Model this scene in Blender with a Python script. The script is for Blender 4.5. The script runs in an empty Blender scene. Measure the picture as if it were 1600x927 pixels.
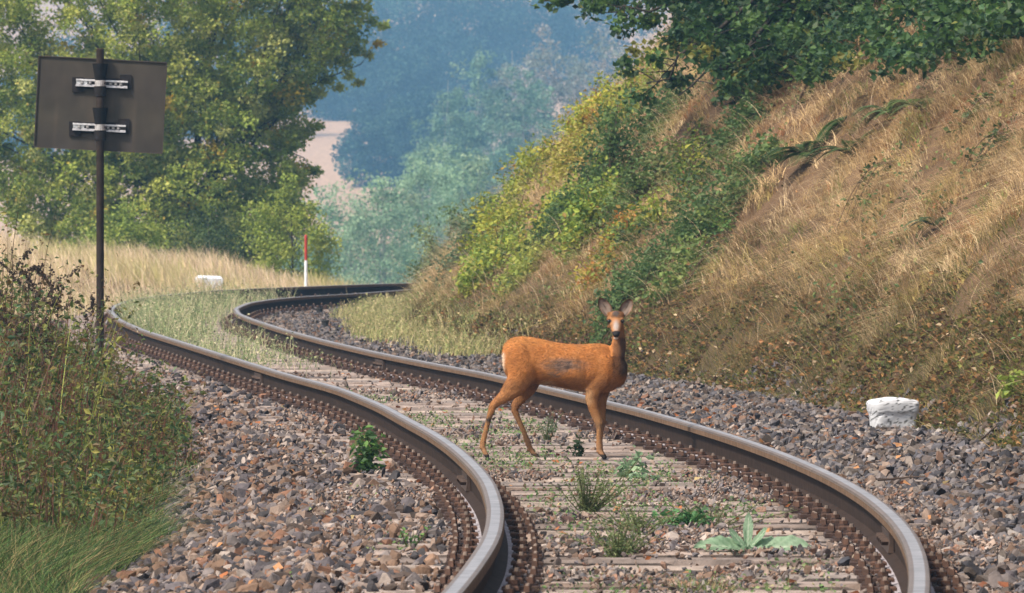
import bpy, bmesh, math, random
import numpy as np
from mathutils import Vector, Matrix
SC = bpy.context.scene
COL = SC.collection
RNG = np.random.default_rng(7)
random.seed(7)

# ------------------------------------------------------------------ camera, sky, sun, exposure
CAMZ, FPX, HOR = 1.37, 12000.0, 320.0
cam = bpy.data.cameras.new('camera'); camo = bpy.data.objects.new('camera', cam); COL.objects.link(camo)
camo.location = (0, 0, CAMZ); camo.rotation_euler = (math.radians(90), 0, 0)
cam.sensor_width = 36; cam.lens = 36*FPX/1600
cam.shift_y = -(463.5-HOR)/1600
cam.clip_start = 0.5; cam.clip_end = 6000
cam.dof.use_dof = True; cam.dof.focus_distance = 41.0; cam.dof.aperture_fstop = 20
SC.camera = camo
SUN_EL, SUN_AZ = math.radians(50), math.radians(-128)   # azimuth measured from +Y (away from the camera) towards +X
w = bpy.data.worlds.new('World'); SC.world = w; w.use_nodes = True
nt = w.node_tree; bg = nt.nodes['Background']
sky = nt.nodes.new('ShaderNodeTexSky'); sky.sky_type = 'NISHITA'; sky.sun_disc = False
sky.sun_elevation = SUN_EL; sky.sun_rotation = SUN_AZ; sky.air_density = 1.3; sky.dust_density = 3.0; sky.ozone_density = 1.0
hs = nt.nodes.new('ShaderNodeHueSaturation'); hs.inputs['Saturation'].default_value = .55
nt.links.new(sky.outputs[0], hs.inputs['Color']); nt.links.new(hs.outputs[0], bg.inputs[0]); bg.inputs[1].default_value = 0.12
sl = bpy.data.lights.new('sun', 'SUN'); sl.energy = 3.2; sl.angle = math.radians(8); sl.color = (1.0, 0.90, 0.76)
so = bpy.data.objects.new('sun', sl); COL.objects.link(so)
sdir = Vector((math.sin(SUN_AZ)*math.cos(SUN_EL), math.cos(SUN_AZ)*math.cos(SUN_EL), math.sin(SUN_EL)))
so.rotation_euler = sdir.to_track_quat('Z', 'Y').to_euler(); so.location = (0, 0, 60)
vs = SC.view_settings; vs.view_transform = 'Standard'; vs.look = 'None'; vs.exposure = 0.88; vs.gamma = 1.0
vs.use_curve_mapping = False
SC.cycles.use_denoising = True
SC.cycles.volume_bounces = 1; SC.cycles.max_bounces = 6; SC.cycles.diffuse_bounces = 3
SC.cycles.transmission_bounces = 3; SC.cycles.glossy_bounces = 2

# ------------------------------------------------------------------ helpers
def S(px): return (px-0.0)
def at(px, py, Y):
    s = FPX/Y
    return ((px-800)/s, Y, CAMZ-(py-HOR)/s)
def lin(r, g, b):
    f = lambda c: (c/255/12.92) if c/255 <= 0.04045 else ((c/255+0.055)/1.055)**2.4
    return (f(r), f(g), f(b))
def smooth(t): t = np.clip(t, 0, 1); return t*t*(3-2*t)
def vnoise(x, y, seed=0):
    x = np.asarray(x, float); y = np.asarray(y, float)
    xi = np.floor(x).astype(np.int64); yi = np.floor(y).astype(np.int64); fx = x-xi; fy = y-yi
    fx = fx*fx*(3-2*fx); fy = fy*fy*(3-2*fy)
    def h(i, j):
        n = (i*374761393 + j*668265263 + seed*1442695041) & 0xffffffff
        n = ((n ^ (n >> 13))*1274126177) & 0xffffffff
        return ((n ^ (n >> 16)) & 0xffff)/65535.0
    a = h(xi, yi); b = h(xi+1, yi); c = h(xi, yi+1); d = h(xi+1, yi+1)
    return (a*(1-fx)+b*fx)*(1-fy)+(c*(1-fx)+d*fx)*fy
def fbm(x, y, seed=0, o=3):
    r = 0; a = 1; t = 0
    for k in range(o):
        r = r+a*vnoise(np.asarray(x)*2**k, np.asarray(y)*2**k, seed+k); t += a; a *= .5
    return r/t

class Acc:
    """collects triangles/quads and builds ONE mesh"""
    def __init__(s): s.v = []; s.f3 = []; s.f4 = []; s.c = []; s.m3 = []; s.m4 = []; s.n = 0
    def add(s, v, tris=None, quads=None, col=(1, 1, 1), mi=0):
        v = np.asarray(v, np.float32).reshape(-1, 3); n = len(v)
        c = np.asarray(col, np.float32)
        if c.ndim == 1: c = np.tile(c, (n, 1))
        s.v.append(v); s.c.append(c)
        if tris is not None and len(tris):
            t = np.asarray(tris, np.int64)+s.n; s.f3.append(t); s.m3.append(np.full(len(t), mi))
        if quads is not None and len(quads):
            t = np.asarray(quads, np.int64)+s.n; s.f4.append(t); s.m4.append(np.full(len(t), mi))
        s.n += n
    def build(s, name, mats, parent=None, smooth=False, loc=None):
        me = bpy.data.meshes.new(name)
        v = np.concatenate(s.v); c = np.concatenate(s.c)
        if loc is not None: v = v-np.asarray(loc, np.float32)
        f3 = np.concatenate(s.f3) if s.f3 else np.zeros((0, 3), np.int64)
        f4 = np.concatenate(s.f4) if s.f4 else np.zeros((0, 4), np.int64)
        m = np.concatenate(s.m3+s.m4) if (s.m3 or s.m4) else np.zeros(0)
        loops = np.concatenate([f3.ravel(), f4.ravel()]).astype(np.int32)
        me.vertices.add(len(v)); me.vertices.foreach_set('co', v.ravel())
        me.loops.add(len(loops)); me.loops.foreach_set('vertex_index', loops)
        nf = len(f3)+len(f4); me.polygons.add(nf)
        st = np.concatenate([np.arange(len(f3))*3, len(f3)*3+np.arange(len(f4))*4]).astype(np.int32)
        me.polygons.foreach_set('loop_start', st)
        me.polygons.foreach_set('material_index', m.astype(np.int32))
        me.polygons.foreach_set('use_smooth', np.full(nf, smooth))
        me.update(calc_edges=True)
        a = me.color_attributes.new('Col', 'FLOAT_COLOR', 'POINT')
        a.data.foreach_set('color', np.c_[c, np.ones(len(c))].astype(np.float32).ravel())
        if not isinstance(mats, (list, tuple)): mats = [mats]
        for q in mats: me.materials.append(q)
        o = bpy.data.objects.new(name, me); COL.objects.link(o)
        if parent is not None: o.parent = parent
        if loc is not None and parent is None: o.location = loc
        return o
def tag(o, label=None, cat=None, group=None, kind=None):
    if label: o['label'] = label
    if cat: o['category'] = cat
    if group: o['group'] = group
    if kind: o['kind'] = kind
    return o
def empty(name, loc, label, cat, group=None, rz=0):
    o = bpy.data.objects.new(name, None); COL.objects.link(o); o.location = loc; o.rotation_euler = (0, 0, rz)
    o.empty_display_size = .1
    return tag(o, label, cat, group)

# ------------------------------------------------------------------ materials
def mat(name, rough=.8, spec=.25, metal=0, noise=None, bump=None, trans=0.0, tint=1.0, vary=0.15, vscale=6.0, base=None):
    m = bpy.data.materials.new(name); m.use_nodes = True; N = m.node_tree.nodes; Lk = m.node_tree.links
    b = N['Principled BSDF']; out = N['Material Output']
    b.inputs['Roughness'].default_value = rough; b.inputs['Metallic'].default_value = metal
    b.inputs['Specular IOR Level'].default_value = spec
    if base is None:
        at_ = N.new('ShaderNodeAttribute'); at_.attribute_name = 'Col'; src = at_.outputs['Color']
    else:
        rg = N.new('ShaderNodeRGB'); rg.outputs[0].default_value = (*base, 1); src = rg.outputs[0]
    geo = N.new('ShaderNodeNewGeometry')
    tc = N.new('ShaderNodeTexCoord')
    nz = N.new('ShaderNodeTexNoise'); nz.inputs['Scale'].default_value = vscale; nz.inputs['Detail'].default_value = 6
    Lk.new(geo.outputs['Position'], nz.inputs['Vector'])
    mr = N.new('ShaderNodeMapRange'); mr.inputs[1].default_value = .3; mr.inputs[2].default_value = .7
    mr.inputs[3].default_value = 1-vary; mr.inputs[4].default_value = 1+vary
    Lk.new(nz.outputs['Fac'], mr.inputs[0])
    vm = N.new('ShaderNodeVectorMath'); vm.operation = 'SCALE'
    Lk.new(src, vm.inputs[0]); Lk.new(mr.outputs[0], vm.inputs['Scale'])
    Lk.new(vm.outputs[0], b.inputs['Base Color'])
    if bump:
        n2 = N.new('ShaderNodeTexNoise'); n2.inputs['Scale'].default_value = bump[0]; n2.inputs['Detail'].default_value = 8
        Lk.new(geo.outputs['Position'], n2.inputs['Vector'])
        bp = N.new('ShaderNodeBump'); bp.inputs['Strength'].default_value = bump[1]; bp.inputs['Distance'].default_value = bump[2]
        Lk.new(n2.outputs['Fac'], bp.inputs['Height']); Lk.new(bp.outputs[0], b.inputs['Normal'])
    if trans:
        tr = N.new('ShaderNodeBsdfTranslucent'); mx = N.new('ShaderNodeMixShader'); mx.inputs[0].default_value = trans
        Lk.new(vm.outputs[0], tr.inputs[0]); Lk.new(b.outputs[0], mx.inputs[1]); Lk.new(tr.outputs[0], mx.inputs[2])
        Lk.new(mx.outputs[0], out.inputs['Surface'])
    return m
M_ground = mat('ground_soil', .95, .1, vary=.35, vscale=2.2, bump=(14, .7, .06))
M_stone = mat('crushed_stone', .85, .3, vary=.3, vscale=28, bump=(90, .5, .006))
M_grass = mat('grass_blades', .7, .2, trans=.25, vary=.12, vscale=1.2)
M_leaf = mat('leaves', .55, .35, trans=.42, vary=.15, vscale=2.0)
M_leaf_far = mat('far_leaves', .7, .2, trans=.35, vary=.3, vscale=.3)
M_bark = mat('bark', .9, .2, vary=.3, vscale=8, bump=(30, .6, .02))
M_rail = mat('rusty_rail_steel', .85, .10, metal=0, vary=.3, vscale=18, bump=(120, .3, .002))
M_shine = mat('polished_rail_steel', .45, .5, metal=.5, vary=.28, vscale=11, bump=(60, .2, .001))
M_wood = mat('weathered_sleeper_wood', .9, .2, vary=.35, vscale=9, bump=(45, .8, .01))
M_iron = mat('rusty_iron', .75, .35, metal=0, vary=.4, vscale=30, bump=(150, .4, .002))
M_white = mat('white_paint_on_stone', .8, .3, vary=.12, vscale=12, bump=(40, .3, .004))
M_fur = mat('deer_fur', .75, .25, vary=.14, vscale=30, bump=(160, .6, .004))
M_eye = mat('wet_eye', .12, .6, base=(.008, .006, .005), vary=0)
M_paint = mat('painted_metal', .5, .4, vary=.15, vscale=14)
M_signback = mat('stained_sign_back', .6, .4, metal=0.2, vary=.25, vscale=5)
M_galv = mat('galvanised_bracket', .4, .5, metal=.5, vary=.35, vscale=40)

# ------------------------------------------------------------------ track geometry (plan positions recovered from the rails' perspective)
L_IMG = [(706,926),(742,881),(770,838),(776,795),(764,754),(742,727),(711,699),(677,676),(640,657),(599,634),(533,607),(442,583),(347.5,554),(273,531),(224,516),(187,500),(172,486),(178,477.6),(207,468),(265,460),(347,453),(471,448),(574,444),(677,441.7)]
R_IMG = [(1437,926),(1437,877.5),(1424,840),(1397.5,806),(1356,772.5),(1300,741),(1225,709),(1150,682.5),(1075,660),(1000,639),(760,583),(677.5,568),(595,552),(512,533),(451,517),(397,500),(372,490),(368,481.7),(389,473),(430,467),(492,462),(554,459)]
RT = 0.17   # rail top above the sleeper tops
def plan(P, cant):
    P = np.array(P, float)
    zt = RT + cant(P[:, 1]); s = (P[:, 1]-HOR)/(CAMZ-zt)
    return np.c_[(P[:, 0]-800)/s, FPX/s, zt]
CL = lambda y: np.interp(y, [441, 470, 500], [.07, .04, 0])   # outer rail of the far bend is raised
PL = plan(L_IMG, CL); PR = plan(R_IMG, lambda y: 0*y)
def extend(P, far, near):
    return np.vstack([near, P, far])
PL = extend(PL, [(-.1, 125, .24), (1.6, 134, .24), (4.5, 146, .24)], [(-.68, 14, RT), (-.40, 18.5, RT)])
PR = extend(PR, [(-1.3, 110, RT), (-.2, 118, RT), (1.5, 126, RT), (4.6, 138, RT)], [(.35, 14, RT), (.95, 19, RT)])
YY = np.arange(15, 140, .25)
def smoothed(P):
    o = np.argsort(P[:, 1]); P = P[o]
    x = np.interp(YY, P[:, 1], P[:, 0]); z = np.interp(YY, P[:, 1], P[:, 2])
    k = np.exp(-(np.arange(-16, 17)*.25)**2/(2*.8**2)); k /= k.sum()
    f = lambda a: np.convolve(np.pad(a, 16, mode='reflect', reflect_type='odd'), k, 'valid')
    return f(x), f(z)
XL, ZL = smoothed(PL); XR, ZR = smoothed(PR)
fL = lambda y: np.interp(y, YY, XL); fR = lambda y: np.interp(y, YY, XR)
FOOT = np.array([(7.0, 10), (4.6, 22), (3.7, 30), (2.95, 38), (2.62, 44), (2.3, 50), (1.85, 55), (1.45, 60), (.45, 67), (-.2, 72), (-.95, 79), (-1.3, 88), (-1.45, 98), (-1.3, 106), (-.85, 112), (.1, 119), (2.4, 128), (9, 142), (30, 165)])
fF = lambda y: np.interp(y, FOOT[:, 1], FOOT[:, 0])
FAR = np.array([(0, 0), (124, 0), (132, -.3), (160, -3), (300, -7), (430, -7), (600, -1.5), (700, 1), (770, 4.2), (850, 8), (1000, 17), (1250, 36), (1500, 44), (1800, 46)])
def H(x, y, fine=True):
    x = np.asarray(x, float); y = np.asarray(y, float)
    z = np.full(np.broadcast(x, y).shape, -.035)
    dl = fL(y)-x; dr = x-fR(y)
    z = z - .17*smooth((dl-.7)/1.0) + .45*smooth((dl-1.8)/7)*smooth((y-40)/50) + .30*smooth((dl-1.9)/3)
    z = z + .05*smooth((dr-.25)/.5)*smooth((60-y)/20)
    d = x-fF(y)
    n = fbm(x*.9, y*.35, 3)-.5
    dd = np.maximum(d+.35*n*smooth(d/1.), 0)
    bank = np.where(dd < 5.5, dd*1.0, 5.5+(dd-5.5)*.35)
    bank = bank+.22*(fbm(x*2.6, y*1.1, 61)-.5)*smooth(d/.5)
    bank = bank*smooth(dd/.35+.2) + np.where(d > .1, .25*n, 0)*smooth(d/1.5)
    endf = smooth((190-y)/45)
    z = z + np.maximum(bank, 0)*endf
    z = z + np.interp(y, FAR[:, 1-1], FAR[:, 1])*(1-0*x)
    big = smooth((y-250)/200)
    z = z + big*1.2*(fbm(x*.012, y*.008, 9)-.5)
    if fine: z = z + .02*(fbm(x*3, y*3, 5)-.5)*(1-big)
    return z

# ------------------------------------------------------------------ ground: one sheet to the horizon
def axis(pts):
    out = []
    for a, b, st in pts: out += list(np.arange(a, b, st))
    return np.array(out+[pts[-1][1]])
gx = axis([(-600, -200, 50), (-200, -60, 10), (-60, -12, 2), (-12, 12, .12), (12, 30, .6), (30, 60, 3), (60, 200, 10), (200, 600, 50)])
gy = axis([(-60, 10, 10), (10, 135, .16), (135, 200, 1.5), (200, 1200, 10), (1200, 1700, 25)])
GX, GY = np.meshgrid(gx, gy); GZ = H(GX, GY)
nx, ny = len(gx), len(gy)
idx = np.arange(nx*ny).reshape(ny, nx)
quads = np.stack([idx[:-1, :-1], idx[:-1, 1:], idx[1:, 1:], idx[1:, :-1]], -1).reshape(-1, 4)
def mixc(a, b, t): t = np.asarray(t)[..., None]; return np.asarray(a)*(1-t)+np.asarray(b)*t
D = GX-fF(GY); DL = fL(GY)-GX
c_ball = np.array([.125, .105, .095]); c_soil = np.array([.105, .072, .042]); c_tan = np.array([.105, .064, .036]); c_moss = np.array([.065, .045, .022])
c_meadow = np.array([.41, .26, .165]); c_green = np.array([.09, .11, .035])
gc = np.broadcast_to(c_ball, GX.shape+(3,)).copy()
gc = mixc(gc, np.array([.09, .085, .03]), smooth((DL-1.25)/.4))
gc = mixc(gc, c_moss, smooth(D/.15+.5))
gc = mixc(gc, c_tan, smooth((D-np.interp(GY, [45, 60, 70], [.4, .3, .05])-.7*(fbm(GX*1.5, GY*.5, 21)-.4))/.5))
gc = mixc(gc, c_green, smooth((GY-124)/6)*.8)
gc = mixc(gc, c_tan*1.1, smooth((GY-92)/10)*smooth((DL-.8)/.6)*smooth((130-GY)/5))
gc = mixc(gc, c_meadow, smooth((GY-500)/120))
A = Acc(); A.add(np.stack([GX, GY, GZ], -1).reshape(-1, 3), quads=quads, col=gc.reshape(-1, 3))
tag(A.build('ground', M_ground, smooth=True), kind='structure')

# ------------------------------------------------------------------ rails
def sweep(acc, X, Y, Z, prof, cols, mis, side=1):
    T = np.gradient(np.c_[X, Y], axis=0); T /= np.linalg.norm(T, axis=1)[:, None]
    Nn = np.c_[T[:, 1], -T[:, 0]]
    n = len(X); k = len(prof)
    V = np.zeros((n, k, 3))
    for j, (u, h) in enumerate(prof):
        V[:, j, 0] = X+Nn[:, 0]*u; V[:, j, 1] = Y+Nn[:, 1]*u; V[:, j, 2] = Z+h
    id_ = np.arange(n*k).reshape(n, k)
    for j in range(k):
        j2 = (j+1) % k
        q = np.stack([id_[:-1, j], id_[:-1, j2], id_[1:, j2], id_[1:, j]], -1)
        v = V.reshape(-1, 3)
        # separate verts per strip for crisp colours
        vv = np.concatenate([V[:, j], V[:, j2]]); ii = np.arange(n)
        qq = np.stack([ii[:-1], ii[:-1]+n, ii[1:]+n, ii[1:]], -1)
        acc.add(vv, quads=qq, col=cols[j], mi=mis[j])
    for e in (0, n-1): acc.add(V[e], tris=[(0, i, i+1) for i in range(1, k-1)], col=cols[0], mi=0)
rust_shade = (.032, .020, .015); rustl = (.13, .08, .05); foot = (.26, .23, .24); pol = (.31, .285, .285); polb = (.17, .115, .085)  # web rust darkened for shade under the head, foot lightened as lit ledge
# profile measured from rail top, going clockwise from head top left
prof = [(-.024, -.0008), (-.017, 0), (.019, 0), (.025, -.0008), (.033, -.004), (.036, -.014), (.036, -.038), (.009, -.05), (.008, -.125), (.05, -.142), (.070, -.149), (.070, -.160),
        (-.070, -.160), (-.070, -.149), (-.05, -.142), (-.008, -.125), (-.009, -.05), (-.036, -.038), (-.036, -.014), (-.033, -.004)]
cols = [polb, pol, polb, polb, rustl, rustl, rust_shade, rust_shade, rust_shade, foot, foot, rust_shade, foot, foot, rust_shade, rust_shade, rust_shade, rustl, rustl, polb]
mis = [1, 1, 1, 1, 0, 0, 0, 0, 0, 0, 0, 0, 0, 0, 0, 0, 0, 0, 1, 1]
RY = np.arange(16, 139.5, .25)
def make_rail(X, Z, label, joints):
    a = Acc(); x = np.interp(RY, YY, X); z = np.interp(RY, YY, Z)
    sweep(a, x, RY, z, prof, cols, mis)
    o = a.build('rail', [M_rail, M_shine]); tag(o, label, 'rail', 'running rails of the track')
    for yj in joints:
        b = Acc(); yy = np.linspace(yj-.35, yj+.35, 8); xx = np.interp(yy, YY, X); zz = np.interp(yy, YY, Z)
        for sg in (-1, 1):
            pr = [(sg*.011, -.048), (sg*.030, -.052), (sg*.026, -.085), (sg*.032, -.12), (sg*.034, -.128), (sg*.011, -.128)]
            sweep(b, xx, yy, zz, pr, [(.05, .03, .022)]*6, [0]*6)
            for k in (-.24, -.08, .08, .24):
                xq = np.interp(yj+k, YY, X); zq = np.interp(yj+k, YY, Z)-.088
                th = np.linspace(0, 2*np.pi, 7)[:-1]
                v = [(xq+sg*e, yj+k+.016*np.cos(t), zq+.016*np.sin(t)) for e in (.024, .055) for t in th]
                b.add(v, tris=[(6, 6+i, 7+i) for i in range(1, 5)], quads=[(i, (i+1) % 6, 6+(i+1) % 6, 6+i) for i in range(6)], col=(.06, .035, .025))
        tag(b.build('fishplate', M_iron, parent=o))
    return o
make_rail(XL, ZL, 'left rail of the track with a polished top bending tightly at the bottom centre', (35.9, 57.0))
make_rail(XR, ZR, 'right rail of the track with a polished top passing behind the deer', (29.6, 62.0))

# ------------------------------------------------------------------ sleepers with fastenings
def hexa(a, cx, cy, z0, z1, r, col, n=6, r1=None, rot=0):
    th = np.linspace(0, 2*np.pi, n+1)[:-1]+rot; r1 = r if r1 is None else r1
    v = [(cx+r*math.cos(t), cy+r*math.sin(t), z0) for t in th]+[(cx+r1*math.cos(t), cy+r1*math.sin(t), z1) for t in th]
    a.add(v, quads=[(i, (i+1) % n, n+(i+1) % n, n+i) for i in range(n)], tris=[(n, n+i, n+i+1) for i in range(1, n-1)], col=col)
def box(a, x0, x1, y0, y1, z0, z1, col, ch=0.0, mi=0):
    c = ch
    v = [(x0, y0, z0), (x1, y0, z0), (x1, y1, z0), (x0, y1, z0),
         (x0, y0, z1-c), (x1, y0, z1-c), (x1, y1, z1-c), (x0, y1, z1-c),
         (x0+c, y0+c, z1), (x1-c, y0+c, z1), (x1-c, y1-c, z1), (x0+c, y1-c, z1)]
    q = [(0, 1, 5, 4), (1, 2, 6, 5), (2, 3, 7, 6), (3, 0, 4, 7), (3, 2, 1, 0), (4, 5, 9, 8), (5, 6, 10, 9), (6, 7, 11, 10), (7, 4, 8, 11), (8, 9, 10, 11)]
    a.add(v, quads=q, col=col, mi=mi)
def sleeper_mesh(seed):
    r = np.random.default_rng(seed); a = Acc(); nxx, nyy = 60, 9
    xs = np.linspace(-1.25, 1.25, nxx); ys = np.linspace(-.125, .125, nyy)
    X, Y = np.meshgrid(xs, ys)
    crack = (vnoise(X*3+seed, Y*90, seed) > .72)*-.014
    Z = .006*(fbm(X*4, Y*40, seed)-.5)+crack
    edge = (np.abs(Y) > .12); Z[edge] -= .010
    Yw = Y+.008*(vnoise(X*2.5, X*0+seed, seed+3)-.5)*2
    base = np.array([(.27, .21, .18), (.22, .18, .16), (.31, .245, .205), (.19, .15, .13)][seed % 4])
    cc = base*(.55+.8*fbm(X*2.2, Y*60, seed+5)[..., None])
    cc = mixc(cc, np.array([.10, .065, .045]), smooth((fbm(X*2.5+seed, Y*9, seed+8)-.5)/.15)*.7)
    cc = mixc(cc, np.array([.05, .035, .025]), smooth(1-np.abs(np.abs(X)-.752)/.24)*.7)
    id_ = np.arange(nxx*nyy).reshape(nyy, nxx)
    q = np.stack([id_[:-1, :-1], id_[:-1, 1:], id_[1:, 1:], id_[1:, :-1]], -1).reshape(-1, 4)
    a.add(np.stack([X, Yw, Z], -1).reshape(-1, 3), quads=q, col=cc.reshape(-1, 3))
    for row, rev in ((0, 0), (-1, 1)):
        top = np.stack([X[row], Yw[row], Z[row]], -1); bot = top.copy(); bot[:, 2] = -.15
        i = np.arange(nxx)
        qq = np.stack([i[:-1]+nxx, i[1:]+nxx, i[1:], i[:-1]], -1)
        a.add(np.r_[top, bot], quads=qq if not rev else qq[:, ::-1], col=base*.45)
    for cx in (0, -1):
        top = np.stack([X[:, cx], Yw[:, cx], Z[:, cx]], -1); bot = top.copy(); bot[:, 2] = -.15
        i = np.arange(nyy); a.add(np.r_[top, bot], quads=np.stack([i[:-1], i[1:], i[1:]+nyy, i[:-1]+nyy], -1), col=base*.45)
    return a
def fastening_acc():
    a = Acc(); c1 = (.040, .020, .014); c2 = (.075, .036, .022); c_glint = (.17, .125, .10)  # bolt and screw tips coloured lighter as painted highlights
    box(a, -.185, .185, -.08, .08, .002, .022, c1, .004)
    for sg in (-1, 1):
        # rib, clamp, bolt with nut and spring washer, two coach screws
        box(a, sg*.098-.012, sg*.098+.012, -.07, .07, .020, .048, c1, .004)
        x0, x1 = sorted((sg*.064, sg*.125))
        box(a, x0, x1, -.030, .030, .034, .050, c2, .006)
        hexa(a, sg*.104, 0, .048, .056, .024, c1, 8)
        hexa(a, sg*.104, 0, .054, .070, .0195, c2, 6, rot=.3)
        hexa(a, sg*.104, 0, .069, .083, .010, c_glint, 6, .008)
        for yy in (-.052, .052):
            hexa(a, sg*.155, yy, .020, .030, .026, c1, 8)
            hexa(a, sg*.155, yy, .028, .052, .0155, c2, 4, .013, rot=.5)
            hexa(a, sg*.155, yy, .051, .056, .010, c_glint, 4, .006, rot=.5)
    return a
sl_meshes = []
SGRP = 'wooden sleepers crossing under the rails'
SLAB = 'weathered grey-brown wooden sleeper lying across the ballast beneath both rails'
fast0 = fastening_acc().build('rail_fastening', M_iron)
SL = []     # sleeper centres
y = 21.6; k = 0
while y < 109:
    xl, xr = fL(y), fR(y)
    sx, sxr = (fL(y+.5)-fL(y-.5)), (fR(y+.5)-fR(y-.5)); sl_ = (sx+sxr)/2
    SL.append((y, sl_)); y += .63/math.sqrt(1+sl_**2)*(1+random.uniform(-.02, .02)); k += 1
rooms = []
first = True
for k, (y, s_) in enumerate(SL):
    # centre line point; sleeper is perpendicular to the track
    cx = (fL(y)+fR(y))/2; ang = -math.atan(s_)
    if k < 5: sl_meshes.append(sleeper_mesh(k).build('sleeper', M_wood)); o = sl_meshes[-1]
    else: o = sl_meshes[k % 5].copy(); COL.objects.link(o)
    o.name = 'sleeper'
    zc = (np.interp(y, YY, ZL)+np.interp(y, YY, ZR))/2-RT; tilt = math.atan((np.interp(y, YY, ZL)-np.interp(y, YY, ZR))/1.5)
    ang += random.uniform(-.006, .006)
    o.location = (cx, y, zc); o.rotation_euler = (0, tilt, ang)
    tag(o, SLAB, 'sleeper', SGRP)
    for rail_x in (fL, fR):
        # intersection of the sleeper axis with the rail
        t = 0.75 if rail_x is fR else -.75
        for _ in range(4):
            X = cx+t*math.cos(ang); Yp = y+t*math.sin(ang)
            t += (rail_x(Yp)-X)/math.cos(ang)
        if fast0.parent is None: f = fast0
        else: f = fast0.copy(); COL.objects.link(f)
        f.parent = o; f.location = (t, 0, 0); f.rotation_euler = (0, 0, random.uniform(-.02, .02))
SLY = np.array([a for a, b in SL]); SLS = np.array([b for a, b in SL])

# ------------------------------------------------------------------ scattering tools
def rand_rot(n, rng, tilt=None):
    q = rng.normal(size=(n, 4)); q /= np.linalg.norm(q, axis=1)[:, None]
    w_, x, y, z = q.T
    return np.stack([np.stack([1-2*(y*y+z*z), 2*(x*y-z*w_), 2*(x*z+y*w_)], -1), np.stack([2*(x*y+z*w_), 1-2*(x*x+z*z), 2*(y*z-x*w_)], -1), np.stack([2*(x*z-y*w_), 2*(y*z+x*w_), 1-2*(x*x+y*y)], -1)], -2)
def stone_protos(n, seed, pts=13):
    rng = np.random.default_rng(seed); out = []
    for i in range(n):
        bm = bmesh.new()
        p = rng.normal(size=(pts, 3)); p /= np.linalg.norm(p, axis=1)[:, None]; p *= rng.uniform(.8, 1, (pts, 1)); p *= np.array([1, rng.uniform(.6, .95), rng.uniform(.45, .75)])
        for q in p: bm.verts.new(q)
        bmesh.ops.convex_hull(bm, input=bm.verts)
        loose = [v for v in bm.verts if not v.link_faces]
        for v in loose: bm.verts.remove(v)
        bm.verts.index_update()
        bmesh.ops.triangulate(bm, faces=bm.faces[:])
        bm.verts.index_update()
        out.append((np.array([v.co[:] for v in bm.verts]), np.array([[v.index for v in f.verts] for f in bm.faces]))); bm.free()
    return out
def scatter(acc, protos, pos, size, col, rng, flat=1.0):
    n = len(pos); R = rand_rot(n, rng); which = rng.integers(0, len(protos), n)
    for k, (pv, pf) in enumerate(protos):
        I = np.where(which == k)[0]
        if not len(I): continue
        v = np.einsum('nij,vj->nvi', R[I], pv)*size[I][:, None, None]; v[:, :, 2] *= flat
        v += pos[I][:, None, :]
        m = len(pv); f = (pf[None]+(np.arange(len(I))*m)[:, None, None]).reshape(-1, 3)
        c = np.repeat(col[I][:, None, :], m, 1)
        acc.add(v.reshape(-1, 3), tris=f, col=c.reshape(-1, 3))
def palette(n, pal, wts, rng, jit=.15):
    pal = np.array(pal); w_ = np.array(wts, float); w_ /= w_.sum()
    c = pal[rng.choice(len(pal), n, p=w_)]
    return c*(1+jit*rng.normal(size=(n, 1))).clip(.4, 1.8)
def infr(x, y, m=.6): return np.abs(x) < y*.0667+m

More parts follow.
